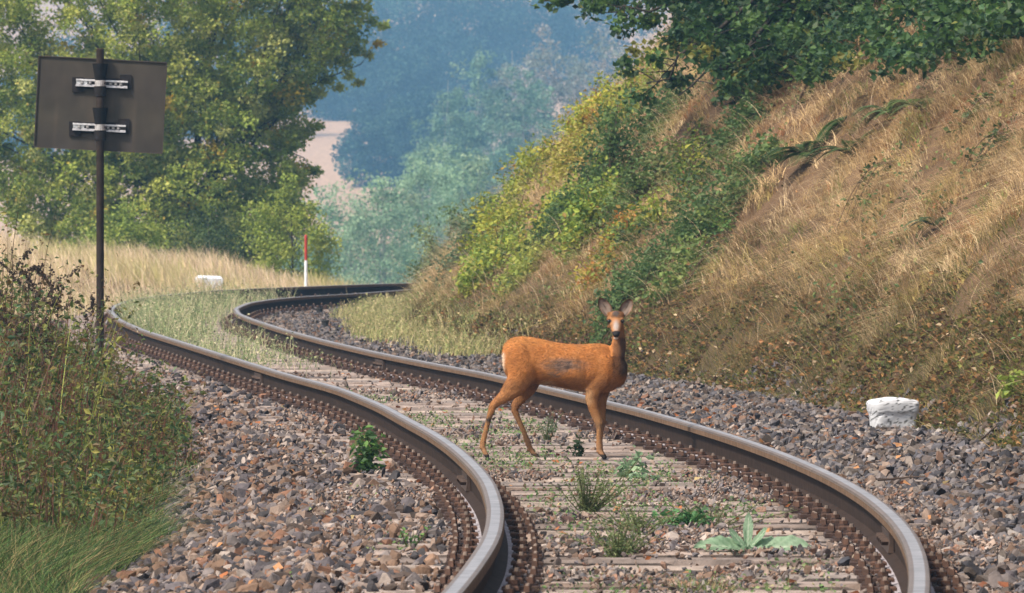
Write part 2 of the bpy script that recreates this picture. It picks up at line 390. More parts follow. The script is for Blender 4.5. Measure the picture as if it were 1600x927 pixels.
# ------------------------------------------------------------------ ballast stones
STP = [(.19, .115, .075), (.125, .105, .11), (.055, .048, .05), (.28, .20, .155), (.20, .165, .155), (.36, .29, .25), (.23, .115, .07), (.10, .07, .055)]
STW = [5, 5, 4, 4, 4, 1.6, 2, 3]
STPc = [(.16, .125, .11), (.12, .11, .12), (.05, .045, .05), (.21, .17, .145), (.17, .15, .15), (.30, .26, .235), (.18, .105, .07), (.09, .068, .055)]
rng = np.random.default_rng(11)
def ballast(y0, y1, dens, smin, smax):
    n = int((y1-y0)*12*dens)
    y = rng.uniform(y0, y1, n); x = rng.uniform(-6, 6, n)
    dl = fL(y)-x; dr = x-fR(y); d = x-fF(y)
    inside = (dl < 0) & (dr < 0)
    keep = infr(x, y, 1.0) & (dl < 1.78+.35*(vnoise(y*.8, y*0, 4)-.5)) & (d < .18+.2*(vnoise(y*1.3, y*0, 8)-.5)) & (np.abs(dl) > .075) & (np.abs(dr) > .075)
    edge_near = (np.abs(dl) < .20) | (np.abs(dr) < .20)
    keep &= ~(edge_near & (rng.random(n) < .75))
    # fewer stones on sleepers
    ph = np.interp(y-(x-(fL(y)+fR(y))/2)*0, SLY, np.arange(len(SLY)))
    ycent = y+(x-(fL(y)+fR(y))/2)*(np.interp(y, SLY, SLS))
    ph = np.interp(ycent, SLY, np.arange(len(SLY))); on = np.abs(ph-np.round(ph)) < .21
    on &= (dl < .5) & (dr < .5)
    keep &= ~(on & (rng.random(n) < np.where(inside, .93, .80)))
    keep &= ~(inside & (rng.random(n) < .42))
    x, y, on, inside, dl, dr = x[keep], y[keep], on[keep], inside[keep], dl[keep], dr[keep]
    n = len(x); size = rng.uniform(smin, smax, n)*rng.choice([.7, 1, 1.25], n, p=[.4, .45, .15]); size[inside] *= .6
    z = H(x, y, False)+rng.uniform(-.012, .018, n); z[on] = rng.uniform(.002, .014, on.sum())
    lump = .05*(fbm(x*1.5, y*1.1, 31)-.5); z = z+np.where(inside | on, 0, lump)+np.where(inside & ~on, -.012, 0)
    # a low heaped ridge towards the bank
    c = palette(n, STP, STW, rng); c2 = palette(n, STPc, STW, rng)
    c = np.where(((dr > 0) & (rng.random(n) < .75))[:, None], c2, c)
    c = np.where((inside)[:, None], c*.7+np.array([.20, .145, .115])*.45, c)
    return np.c_[x, y, z], size, (c*.70).clip(.015, .5)
def grit(y0, y1, dens, smin, smax):
    # fine broken stone and dirt lying in patches over the sleepers
    n = int((y1-y0)*2.9*dens); y = rng.uniform(y0, y1, n); u = rng.uniform(-.75, 2.15, n); x = fL(y)+u
    k = infr(x, y, .6) & (np.abs(x-fL(y)) > .10) & (np.abs(x-fR(y)) > .10) & (rng.random(n) < smooth((fbm(x*1.7, y*.75, 37)-.55)/.12)*.9+.05)
    x, y = x[k], y[k]; n = len(x); sz = rng.uniform(smin, smax, n)*rng.choice([1, 1.6, 2.2], n, p=[.75, .2, .05])
    z = rng.uniform(-.006, .012, n)+.012*smooth((fbm(x*1.7, y*.75, 37)-.5)/.2)
    return np.c_[x, y, z], sz, (palette(n, STP, [4, 2, 2, 4, 3, 1.5, 2.5, 3], rng)*.8+.02).clip(.02, .5)
a = Acc()
pr14 = stone_protos(14, 5, 16); pr9 = stone_protos(8, 6, 9)
p, s_, c = ballast(21, 36, 560, .022, .052); scatter(a, pr14, p, s_, c, rng)
p, s_, c = grit(22, 40, 900, .007, .016); scatter(a, stone_protos(6, 16, 8), p, s_, c, rng)
p, s_, c = grit(40, 62, 420, .010, .018); scatter(a, stone_protos(6, 17, 7), p, s_, c, rng)
p, s_, c = ballast(36, 60, 400, .024, .052); scatter(a, pr9, p, s_, c, rng)
p, s_, c = ballast(60, 112, 170, .024, .048); scatter(a, pr9, p, s_, c, rng)
tag(a.build('ballast', M_stone), 'crushed grey and brown stones heaped around the sleepers and rails', 'ballast', kind='stuff')
print('ballast verts', a.n)

# ------------------------------------------------------------------ vegetation tools
LEAF2 = (np.array([(0, 0, 0), (-.32, .45, .10), (0, 1, -.04), (.32, .45, .10)]), np.array([(0, 3, 2), (0, 2, 1)]))
def leaves(acc, pos, size, col, rng, droop=.0, up=None, asp=1.0):
    n = len(pos); R = rand_rot(n, rng); pv, pf = LEAF2
    pv = pv*np.array([asp, 1, 1])
    v = np.einsum('nij,vj->nvi', R, pv)
    if up is not None:       # leaf blades face mostly towards the sky
        az = rng.uniform(0, 2*np.pi, n); tl = rng.normal(0, up, n); tl2 = rng.normal(-.2, up, n)
        ca, sa = np.cos(az), np.sin(az); X = pv[:, 0]; Y = pv[:, 1]; Z = pv[:, 2]
        y1 = Y[None]*np.cos(tl2)[:, None]-Z[None]*np.sin(tl2)[:, None]; z1 = Y[None]*np.sin(tl2)[:, None]+Z[None]*np.cos(tl2)[:, None]
        x1 = X[None]*np.cos(tl)[:, None]+z1*np.sin(tl)[:, None]; z2 = -X[None]*np.sin(tl)[:, None]+z1*np.cos(tl)[:, None]
        v = np.stack([x1*ca[:, None]-y1*sa[:, None], x1*sa[:, None]+y1*ca[:, None], z2], -1)
    v = v*np.asarray(size)[:, None, None]+pos[:, None, :]
    f = (pf[None]+(np.arange(n)*4)[:, None, None]).reshape(-1, 3)
    acc.add(v.reshape(-1, 3), tris=f, col=np.repeat(col, 4, 0))
def blades(acc, base, length, lean, width, col, bend=.5, rng=RNG, seg=3, facing=.5, tipcol=None):
    """curved tapering blades; lean = (n,3) sideways vector added quadratically"""
    n = len(base); length = np.broadcast_to(length, n); width = np.broadcast_to(width, n)
    az = rng.normal(0, facing, n); W = np.stack([np.cos(az), np.sin(az), 0*az], -1)*width[:, None]
    rows = []
    for k in range(seg+1):
        t = k/seg
        P = base+length[:, None]*(np.array([0, 0, 1.])*(t-bend*.5*t*t)+lean*(t**1.6))
        wv = W*(1-t**1.5)*.5+W*.02
        rows.append(P-wv); rows.append(P+wv)
    V = np.stack(rows, 1); m = 2*(seg+1)
    q = np.array([(2*k, 2*k+1, 2*k+3, 2*k+2) for k in range(seg)])
    f = (q[None]+(np.arange(n)*m)[:, None, None]).reshape(-1, 4)
    cc = np.repeat(col, m, 0)
    acc.add(V.reshape(-1, 3), quads=f, col=cc)
def tube(acc, pts, rad, col, n=6):
    pts = np.array(pts, float); rad = np.broadcast_to(rad, len(pts)); th = np.linspace(0, 2*np.pi, n+1)[:-1]
    T = np.gradient(pts, axis=0); T /= np.linalg.norm(T, axis=1)[:, None]+1e-9
    rows = []
    for p, t, r in zip(pts, T, rad):
        u = np.cross(t, (0.3, 1, .1)); u /= np.linalg.norm(u)+1e-9; w_ = np.cross(t, u)
        rows.append(p+r*(np.cos(th)[:, None]*u+np.sin(th)[:, None]*w_))
    V = np.concatenate(rows); m = len(pts)
    q = [(k*n+i, k*n+(i+1) % n, (k+1)*n+(i+1) % n, (k+1)*n+i) for k in range(m-1) for i in range(n)]
    acc.add(V, quads=q, col=col)
def wobble(p0, p1, n, amp, rng, sag=0):
    p0 = np.array(p0, float); p1 = np.array(p1, float); t = np.linspace(0, 1, n)[:, None]
    L = np.linalg.norm(p1-p0); P = p0+(p1-p0)*t
    off = np.cumsum(rng.normal(0, 1, (n, 3)), 0)*amp*L/n; off -= off[0]; off = off*np.sin(t*np.pi/2)*(1)
    P = P+off*np.sin(np.pi*t)**.5 ; P[:, 2] -= sag*L*np.sin(np.pi*t[:, 0])
    return P

def clump_cloud(acc, centres, rad, per, size, pal, wts, rng, up=.9, squash=.7, jit=.18, asp=1.0, shade_top=None):
    centres = np.asarray(centres, float); n = len(centres)*per
    C = np.repeat(centres, per, 0); r = np.repeat(np.broadcast_to(rad, len(centres)), per)
    d = rng.normal(size=(n, 3)); d /= np.linalg.norm(d, axis=1)[:, None]
    rr = rng.random(n)**.45
    P = C+d*(rr*r)[:, None]*np.array([1, 1, squash])
    base = palette(len(centres), pal, wts, rng, jit)
    col = np.repeat(base, per, 0)*.55+palette(n, pal, wts, rng, jit)*.45
    leaves(acc, P, size*rng.uniform(.6, 1.3, n), col, rng, up=up, asp=asp)

def tree(name, label, cat, base, height, width, nclump, per, leaf, pal, wts, seed, group=None, mat_leaf=None, barkc=(.08, .06, .045),
         crown_lo=.2, trunk_r=None, shape='round', clump_r=.16, lean=0, depth=None, squash=.8, up=.9):
    rng = np.random.default_rng(seed); root = empty(name, base, label, cat, group)
    depth = depth or width
    tb = Acc(); cr = Acc(); tr = trunk_r or height*.018
    top = np.array([lean, 0, height*.9])
    tp = wobble((0, 0, -.3), top, 9, .08, rng); tube(tb, tp, np.linspace(tr, tr*.15, 9), barkc, 7)
    cs = []
    while len(cs) < nclump:
        u = rng.uniform(-1, 1, 3)
        t = (u[2]+1)/2
        if shape == 'round': lim = math.sqrt(max(0, 1-(2*t-1)**2))**.8
        elif shape == 'birch': lim = (math.sin(math.pi*min(1, t*.85+.12)))**1.0*(1-.55*t)*1.3
        elif shape == 'bush': lim = math.sqrt(max(0, 1-t*t))
        else: lim = (1-t)**.7
        rr = math.hypot(u[0], u[1])
        if rr > lim*(1+.18*math.sin(7*t+seed+3*math.atan2(u[1], u[0]))): continue
        if rr < lim*.35 and rng.random() < .6: continue
        cs.append((u[0]*width/2+lean*t, u[1]*depth/2, height*(crown_lo+(1-crown_lo)*t)))
    cs = np.array(cs)
    for c in cs[rng.permutation(len(cs))[:max(5, nclump//5)]]:
        k = np.clip((c[2]/height)*.7, .08, .85)
        st = tp[0]+(tp[-1]-tp[0])*k
        b = wobble(st, c, 6, .15, rng); tube(tb, b, np.linspace(tr*.4*(1-k*.6), tr*.06, 6), barkc, 5)
    clump_cloud(cr, cs, rng.uniform(.6, 1.3, len(cs))*clump_r*width, per, leaf, pal, wts, rng, squash=squash, up=up)
    tb.build('trunk', M_bark, parent=root, smooth=True)
    cr.build('crown', mat_leaf or M_leaf, parent=root)
    return root

# ------------------------------------------------------------------ far wood and valley trees
BLUE = [(.020, .046, .055), (.045, .095, .085), (.010, .024, .034), (.10, .18, .13)]; BW = [4, 3, 4, 1.6]  # haze blue put into the leaf colours; lightest tone paints crown highlights
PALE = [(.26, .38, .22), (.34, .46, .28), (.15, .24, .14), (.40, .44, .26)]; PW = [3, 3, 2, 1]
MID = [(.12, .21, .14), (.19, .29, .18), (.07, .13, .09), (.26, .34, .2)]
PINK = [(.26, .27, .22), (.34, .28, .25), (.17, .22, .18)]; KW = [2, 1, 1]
def far_tree(px, py_base, Y, hpx, wpx, label, kind, seed, group, shape='round', lo=.08, cat='tree', n=75, per=75):
    s = FPX/Y; x = (px-800)/s; z = float(H(x, Y))-.3
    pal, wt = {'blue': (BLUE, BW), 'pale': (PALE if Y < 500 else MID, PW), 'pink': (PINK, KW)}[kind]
    top = CAMZ+(HOR-hpx)/s; h = top-z      # hpx = image row of the top
    nm = {'blue': 'broadleaf_tree', 'pale': 'pale_tree', 'pink': 'birch_tree'}[kind]
    bc = (.03, .035, .035) if kind == 'blue' else (.28, .28, .25)
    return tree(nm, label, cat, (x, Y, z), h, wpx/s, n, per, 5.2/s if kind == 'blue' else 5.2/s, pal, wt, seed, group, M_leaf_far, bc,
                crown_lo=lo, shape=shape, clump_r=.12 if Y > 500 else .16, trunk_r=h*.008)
GB, GP = 'dark trees on the far hillside', 'pale trees in the valley'
FT = [
 (505, 0, 900, 40, 130, 'dark blue-green tree on the far hill just above the left end of the pink field', 'blue', 'round'),
 (575, 0, 905, -10, 150, 'tall dark blue tree right above the pink field, behind its right end', 'blue', 'round'),
 (660, 0, 960, -60, 170, 'tall hazy blue tree on the far hill at the top centre-left of the photo', 'blue', 'round'),
 (750, 0, 970, -50, 160, 'hazy blue tree at the top edge directly above the pale birches', 'blue', 'round'),
 (840, 0, 990, -60, 170, 'dark hazy tree behind the birch tops under the oak branch tip', 'blue', 'round'),
 (440, 0, 920, -30, 160, 'dark hill tree mostly hidden behind the right side of the big yellow-green tree', 'blue', 'round'),
 (610, 0, 845, 70, 120, 'mid-blue tree with a domed crown in the middle of the hillside gap', 'blue', 'round'),
 (540, 0, 890, 90, 100, 'low blue tree standing at the upper edge of the pink field', 'blue', 'round'),
 (592, 0, 728, 170, 100, 'rounded dark blue bushy tree at the right edge of the pink field', 'blue', 'round'),
 (665, 0, 735, 145, 130, 'broad dark blue bushy tree between the pink field and the bank shrubs', 'blue', 'round'),
 (745, 0, 735, 150, 110, 'dark blue bushy tree in front of the foot of the pale birches', 'blue', 'round'),
 (700, 0, 880, 50, 140, 'shadowy blue tree half hidden behind the pale birch with a pointed top', 'blue', 'round'),
 (925, 0, 980, -40, 150, 'hazy hill tree behind the greyish birch crown at top right of the gap', 'blue', 'round'),
 (745, 0, 600, 50, 110, 'pale green birch with a narrow pointed top in the middle of the valley', 'pale', 'birch'),
 (800, 0, 610, 45, 100, 'greyish pink birch left of the widest pale birch', 'pink', 'birch'),
 (858, 0, 590, 20, 150, 'widest grey-green birch with drooping crown above the bank shrubs', 'pink', 'birch'),
 (940, 0, 600, 10, 140, 'greyish lilac birch behind the end of the overhanging oak branch', 'pink', 'birch'),
 (815, 0, 560, 110, 100, 'light turquoise round tree in front of the birches', 'pale', 'round'),
 (700, 0, 570, 95, 110, 'pale green feathery tree at the left side of the birches', 'pale', 'birch'),
 (500, 0, 345, 272, 80, 'pale misty sapling directly in front of the pink field', 'pale', 'birch'),
 (548, 0, 330, 276, 110, 'light green misty valley tree just right of the red and white post', 'pale', 'round'),
 (600, 0, 322, 272, 110, 'light green misty valley tree with a thin white trunk left of the bank', 'pale', 'round'),
 (655, 0, 335, 255, 110, 'misty turquoise valley tree touching the leftmost bank shrub', 'pale', 'round'),
 (455, 0, 345, 285, 100, 'misty pale valley tree behind the small bush beside the post', 'pale', 'round'),
 (725, 0, 350, 225, 110, 'misty pale valley tree mostly covered by the yellow-green bank shrubs', 'pale', 'round'),
 (690, 0, 420, 215, 110, 'pale blue-green tree between the dark bushy trees and the misty valley trees', 'pale', 'round'),
 (35, 0, 800, 120, 150, 'hill tree glimpsed above the pale field at the extreme left edge', 'blue', 'round'),
 (120, 0, 830, 60, 170, 'hill tree glimpsed through the crown of the big tree near the sign', 'blue', 'round'),
 (330, 0, 850, 20, 180, 'hill tree glimpsed through the middle of the crown of the big tree', 'blue', 'round'),
]
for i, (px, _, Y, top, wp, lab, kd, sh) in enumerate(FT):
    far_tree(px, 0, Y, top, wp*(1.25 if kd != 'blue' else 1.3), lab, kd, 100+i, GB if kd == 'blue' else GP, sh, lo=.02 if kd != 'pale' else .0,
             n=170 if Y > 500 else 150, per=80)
# hill wood behind: one mass
a = Acc(); rng = np.random.default_rng(5); cs = []
for i in range(420):
    Y = rng.uniform(1010, 1250); px = rng.uniform(-250, 1750); s = FPX/Y; x = (px-800)/s
    z = float(H(x, Y)); cs.append((x, Y, z+rng.uniform(3, 16)))
clump_cloud(a, cs, rng.uniform(2.5, 4.5, len(cs)), 120, .45, BLUE, BW, rng)
tag(a.build('distant_wood', M_leaf_far), 'hazy blue wood covering the top of the far hill', 'wood', kind='stuff')

# ------------------------------------------------------------------ big tree left and the bushes near it
YG = [(.33, .39, .06), (.48, .48, .10), (.24, .31, .05), (.085, .14, .03), (.70, .40, .03), (.52, .50, .18)]; YGW = [4, 3, 4, 2.4, .4, 1.6]
s = FPX/138
def big_tree():
    rng = np.random.default_rng(41); bx, by = (290-800)/s, 138.0; bz = float(H(bx, by))
    root = empty('ash_tree', (bx, by, bz), 'big yellow-green leafy tree filling the top left behind the sign', 'tree')
    tb = Acc(); cr = Acc(); bark = (.05, .042, .035)
    O = np.array([bx, by, bz])
    def W(px, py, dy=0): return np.array(at(px, py, by+dy))-O
    forks = []
    for (px, py, dy, r) in [(150, 150, -.6, .07), (240, 60, .5, .09), (330, -40, 0, .10), (430, 60, -.4, .07), (480, 130, .3, .05), (90, 260, .2, .05), (380, 200, -.9, .05), (520, 30, .2, .04)]:
        b = wobble(W(270+rng.uniform(-30, 30), 395), W(px, py, dy), 9, .18, rng); forks.append(b)
        tube(tb, b, np.linspace(r, .012, 9), bark, 6)
    cs = []; rad = []
    # crown outline in terms of the tree's own width at each height
    prof_y = [-160, -60, 0, 70, 110, 170, 250, 300, 350, 400, 425]
    prof_r = [470, 560, 575, 560, 515, 470, 462, 475, 470, 440, 420]
    prof_l = [-60, -110, -120, -120, -110, -80, -40, 0, 20, 90, 130]
    while len(cs) < 2500:
        py = rng.uniform(-160, 425); l = np.interp(py, prof_y, prof_l); r = np.interp(py, prof_y, prof_r)
        px = rng.uniform(l, r); m = (l+r)/2; hw = (r-l)/2
        u = (px-m)/hw; dmax = 2.6*math.sqrt(max(.05, 1-u*u)); dy = rng.uniform(-dmax, dmax)
        if px < 100 and rng.random() < .3: continue
        if vnoise(px/60.0, py/45.0, 77) < .2 and rng.random() < .6: continue
        cs.append(W(px, py, dy)); rad.append(rng.uniform(.16, .36))
    # twigs reaching out on the right
    for (x0, y0, x1, y1) in [(460, 120, 590, 70), (450, 60, 600, 30), (440, 150, 560, 120), (470, 30, 585, -10), (430, 230, 500, 190), (430, 290, 495, 260)]:
        for t in np.linspace(0, 1, 9):
            cs.append(W(x0+(x1-x0)*t, y0+(y1-y0)*t+rng.uniform(-8, 14), rng.uniform(-.5, .5))); rad.append(.20*(1-.45*t))
    cs = np.array(cs)
    clump_cloud(cr, cs, rad, 100, .074, YG, YGW, rng, squash=.75)
    for c in cs[::22]:
        f = forks[int(np.argmin([np.linalg.norm(q[-1]-c) for q in forks]))]
        tube(tb, wobble(f[5], c, 5, .2, rng), np.linspace(.022, .004, 5), bark, 4)
    tb.build('trunk', M_bark, parent=root, smooth=True); cr.build('crown', M_leaf, parent=root)
big_tree()
GR = [(.07, .11, .03), (.11, .15, .035), (.045, .07, .02), (.20, .20, .05)]; GRW = [4, 3, 3, 1]
def bush_at(name, label, px0, px1, pytop, Y, pal, wt, seed, leaf=.05, n=60, per=60, zoff=0, cat='shrub', group=None, shape='bush', cr=.17, up=.8, base_z=None):
    s = FPX/Y; x = ((px0+px1)/2-800)/s; wdt = (px1-px0)/s; z = float(H(x, Y)) if base_z is None else base_z
    top = CAMZ+(HOR-pytop)/s; h = max(.15, top-z)
    return tree(name, label, cat, (x, Y, z), h, wdt, n, per, leaf, pal, wt, seed, group, M_leaf, (.07, .05, .035), crown_lo=.0 if shape == 'bush' else .12,
                shape=shape, clump_r=cr, trunk_r=.012+.008*h, depth=wdt*.8, up=up)
bush_at('willow_bush', 'small green bush beside the red and white post below the big tree', 390, 525, 275, 131, YG[:4], [3, 3, 3, 1], 51, .06, 90, 80)
bush_at('willow_bush', 'dark low bush under the big tree left of the bush by the post', 250, 400, 330, 133, GR, GRW, 52, .06, 80, 70)
bush_at('willow_bush', 'green bush at the foot of the big tree behind the sign pole', 110, 260, 320, 131, YG[:4], [2, 1, 4, 3], 53, .06, 80, 70)

# ------------------------------------------------------------------ shrubs on the right bank
BK = [(.22, .30, .05), (.34, .38, .055), (.48, .44, .06), (.10, .17, .035), (.46, .20, .05)]
DK = [(.055, .10, .03), (.085, .15, .045), (.12, .18, .05)]
GBK = 'shrubs growing on the right bank'
bsh = [
 (648, 745, 285, 412, 'dark leafy shrub at the left foot of the bank beside the far rail', DK+[(.14, .18, .08)], [3, 3, 2, 2]),
 (655, 770, 225, 350, 'pale green shrub at the left edge of the bank shrubs', [(.20, .26, .12), (.15, .20, .08), (.26, .28, .10)], [1, 1, 1]),
 (750, 850, 250, 330, 'yellow-green shrub in the middle of the bank shrubs', BK, [3, 3, 2.5, 2, .2]),
 (740, 830, 300, 390, 'yellow shrub low on the bank above the tan grass patch', BK, [2, 3, 3, 1, .3]),
 (790, 900, 170, 250, 'pale feathery shrub on the skyline of the bank below the birches', [(.20, .25, .11), (.26, .28, .10), (.15, .20, .07)], [1, 1, 1]),
 (860, 965, 140, 220, 'yellowing shrub on the skyline right of the pale feathery one', BK, [2, 2, 2.5, 1, 1]),
 (820, 930, 255, 345, 'bright lime green shrub in the centre of the bank', BK, [3, 4, 3, 1, .1]),
 (905, 985, 190, 310, 'dark green upright sapling rising above the lime green shrub', DK, [2, 3, 2]),
 (925, 1050, 90, 190, 'bright green shrub on the skyline directly left of the oak branches', BK, [3, 2, 1, 3, .5]),
 (835, 905, 330, 385, 'small dark oak seedling below the lime green shrub', DK, [2, 3, 2]),
 (980, 1110, 265, 350, 'loose green bramble to the right of the dark sapling', BK[:4]+[(.05, .09, .035)], [2, 1, .5, 3, 3]),
 (925, 1010, 350, 410, 'bramble with orange autumn leaves above the deer', BK, [2, 1, 1, 2, 3]),
 (930, 1060, 395, 480, 'green bramble directly behind and above the head of the deer', DK+[(.12, .18, .05)], [2, 3, 3, 3]),
 (730, 810, 385, 445, 'green nettle patch low on the bank left of the tan path', BK, [3, 2, 1, 3, .2]),
 (655, 720, 350, 420, 'grey-green shrub low beside the end of the visible track', [(.14, .19, .10), (.20, .22, .12)], [1, 1]),
 (1010, 1120, 320, 400, 'sparse dark green bramble right of the orange leaved bramble', DK+[(.11, .15, .05)], [2, 3, 3, 2]),
 (1040, 1120, 225, 290, 'thin olive shrub beside the bare sandy patch high on the bank', [(.18, .21, .07), (.24, .21, .08)], [1, 1]),
 (865, 935, 225, 285, 'golden shrub between the lime green one and the sandy gap', [(.38, .34, .06), (.30, .32, .05), (.45, .32, .08)], [1, 1, 1]),
 (690, 780, 270, 350, 'olive shrub left of the centre of the bank shrubs', [(.20, .23, .06), (.14, .18, .05), (.28, .27, .09)], [1, 1, 1]),
 (760, 860, 200, 280, 'mixed yellow and green shrub near the middle of the skyline', BK, [2, 2, 3, 2, .4]),
 (1000, 1085, 140, 205, 'dark green shrub tucked under the tips of the hanging oak boughs', DK+[(.12, .17, .04)], [2, 3, 2, 2]),
 (960, 1040, 275, 335, 'green shrub with dark leaves just right of the upright sapling', DK+[(.14, .20, .05)], [1, 2, 3, 3]),
 (800, 870, 390, 430, 'pale yellow herb patch beside the sandy gap low on the bank', [(.38, .38, .08), (.26, .32, .06)], [1, 1]),
 (1040, 1120, 400, 445, 'green herb patch in tan grass right of the head of the deer', [(.14, .20, .05), (.20, .25, .06), (.09, .15, .04)], [1, 1, 1]),
 (1105, 1180, 300, 350, 'small loose green sprig patch in the tan grass below the large fern', DK+[(.2, .24, .06)], [2, 2, 2, 1]),
 (1100, 1190, 185, 240, 'low dark green shrub on the tan slope left of the large fern', DK, [2, 2, 1]),
 (1150, 1215, 235, 275, 'little green shrub close to the left end of the large fern', DK+[(.2, .24, .06)], [1, 2, 2, 1.5]),
 (700, 770, 350, 410, 'bluish green weed patch low on the bank near the end of the visible track', [(.14, .20, .10), (.10, .15, .07)], [1, 1]),
 (890, 970, 295, 370, 'mid-green shrub with a few yellow leaves under the upright sapling', BK, [4, 1, 1, 3, .2]),
]
def hit_depth(px, py):
    # depth at which the view ray meets the bank
    Yv = np.arange(36, 125, .5); x = (px-800)*Yv/FPX; z = CAMZ+(HOR-py)*Yv/FPX
    k = np.where(H(x, Yv, False) > z)[0]
    return Yv[k[0]] if len(k) else 125.
def bank_shrub(i, x0, x1, top, base, lab, pal, wt):
    cx_ = (x0+x1)/2; Y = min(112, hit_depth(cx_, base)); s = FPX/Y; cx = (cx_-800)/s; z = float(H(cx, Y))
    rng = np.random.default_rng(300+i); sap = 'sapling' in lab or 'seedling' in lab
    hgt = max(.25, (base-top)/s)*(1.35 if x1 < 870 else 1.0)*rng.uniform(.85, 1.2)
    root = empty('sapling' if sap else 'bramble' if 'bramble' in lab else 'herb_patch' if 'patch' in lab else 'shrub', (cx, Y, z), lab, 'shrub', GBK)
    tb = Acc(); cr = Acc(); wd = (x1-x0)/s*1.12
    for k in range(20 if x0 < 960 else 12):
        u = rng.uniform(-1.15, 1.15); v = rng.uniform(-1, 1); ex = u*wd/2; ey = v*wd*.9
        gz = float(H(cx+ex, Y+ey))-z
        hz = gz+(hgt*.55 if not sap else hgt*.8)*math.sqrt(max(.12, 1-.7*u*u))*rng.uniform(.4, 1.5)
        b = wobble((ex*.3, ey*.3, float(H(cx+ex*.3, Y+ey*.3))-z), (ex, ey, hz), 8, .12, rng); tube(tb, b, np.linspace(.009, .002, 8), (.09, .06, .04), 4)
        ns = 8; cs = b[rng.integers(1, 8, ns)]+rng.normal(0, .06, (ns, 3))
        clump_cloud(cr, cs, .14, 24, .050*rng.uniform(.7, 1.2), pal, wt, rng, squash=.8, up=.8)
    tb.build('stem', M_bark, parent=root); cr.build('foliage', M_leaf, parent=root)
for i, q in enumerate(bsh): bank_shrub(i, *q)

# ------------------------------------------------------------------ overhanging oak at top right
def oak():
    rng = np.random.default_rng(61); O = np.array([4.9, 70.0, float(H(4.9, 70.))])
    root = empty('oak_tree', O, 'dark green oak whose low branches hang over the bank at top right', 'tree')
    tb = Acc(); cr = Acc(); bark = (.035, .028, .022)
    W = lambda px, py, Y: np.array(at(px, py, Y))-O
    tube(tb, wobble((0, 0, -.3), (0.2, 0, 4.5), 8, .06, rng), np.linspace(.22, .12, 8), bark, 8)
    LF = [(.030, .066, .020), (.055, .115, .028), (.095, .165, .035), (.018, .038, .016), (.26, .22, .035), (.05, .11, .06)]; LW = [4, 4, 2.5, 3, .35, 1.5]
    cs = []; rad = []
    # main boughs: list of image-space routes at a given depth; tips thin out
    routes = [((1560, -250, 70), (1010, -40, 72), (850, 2, 73)), ((1560, -250, 70), (1100, -20, 71), (960, 25, 71.5)), ((1560, -200, 70), (1150, 10, 70), (1010, 130, 70)),
              ((1560, -200, 70), (1200, 20, 69), (1060, 150, 69.5)), ((1560, -200, 70), (1280, 40, 71), (1130, 165, 71)), ((1600, -200, 70), (1300, 30, 70), (1240, 130, 69)),
              ((1600, -200, 70), (1400, 20, 69), (1330, 110, 69)), ((1600, -200, 70), (1450, 10, 71), (1420, 85, 71)), ((1640, -200, 70), (1560, -20, 68), (1500, 50, 68)),
              ((1600, -200, 70), (1230, -20, 72), (1080, 60, 72)), ((1640, -200, 70), (1600, -30, 70), (1585, 25, 69))]
    for (a_, b_, c_) in routes:
        pa, pb, pc = W(*a_), W(*b_), W(*c_)
        t = np.linspace(0, 1, 14)[:, None]; P = (1-t)**2*pa+2*t*(1-t)*pb+t*t*pc; P[1:-1] += rng.normal(0, .04, (12, 3))
        tube(tb, P, np.linspace(.05, .006, 14), bark, 5)
        for k in range(44):
            j = rng.uniform(4, 13.0); i = int(j); q = P[i]+(P[min(i+1, 13)]-P[i])*(j-i)
            if q[1]+O[1] > 66 and q[0]+O[0] > 3.6: q = q-np.array([0, 3.5, 0])
            off = rng.normal(0, 1, 3)*np.array([.34, .5, .17])*(1.2-.5*j/13); off[2] -= .0
            tube(tb, wobble(q, q+off, 4, .1, rng), np.linspace(.008, .002, 4), bark, 3)
            cs.append(q+off); rad.append(rng.uniform(.09, .19))
    # dense cover along the top edge of the view
    for k in range(1500):
        px = rng.uniform(1010, 1700); py = rng.uniform(-190, np.interp(px, [1010, 1060, 1200, 1330, 1500, 1600, 1700], [70, 100, 130, 125, 95, 45, 10]))
        if vnoise(px/42., py/30., 5) < .36: continue
        hy = hit_depth(px, max(py, -60)); cs.append(W(px, py, min(74, hy-rng.uniform(.4, 5)))); rad.append(rng.uniform(.10, .22))
    cr_c = np.array(cs); clump_cloud(cr, cr_c, np.array(rad), 42, .070, LF, LW, rng, squash=.6, up=.75, asp=1.25)
    tb.build('trunk', M_bark, parent=root, smooth=True); cr.build('crown', M_leaf, parent=root)
oak()

# ------------------------------------------------------------------ grasses and ground cover (stuff)
rng = np.random.default_rng(71)
def norm(v): return v/np.linalg.norm(v, axis=-1, keepdims=True)
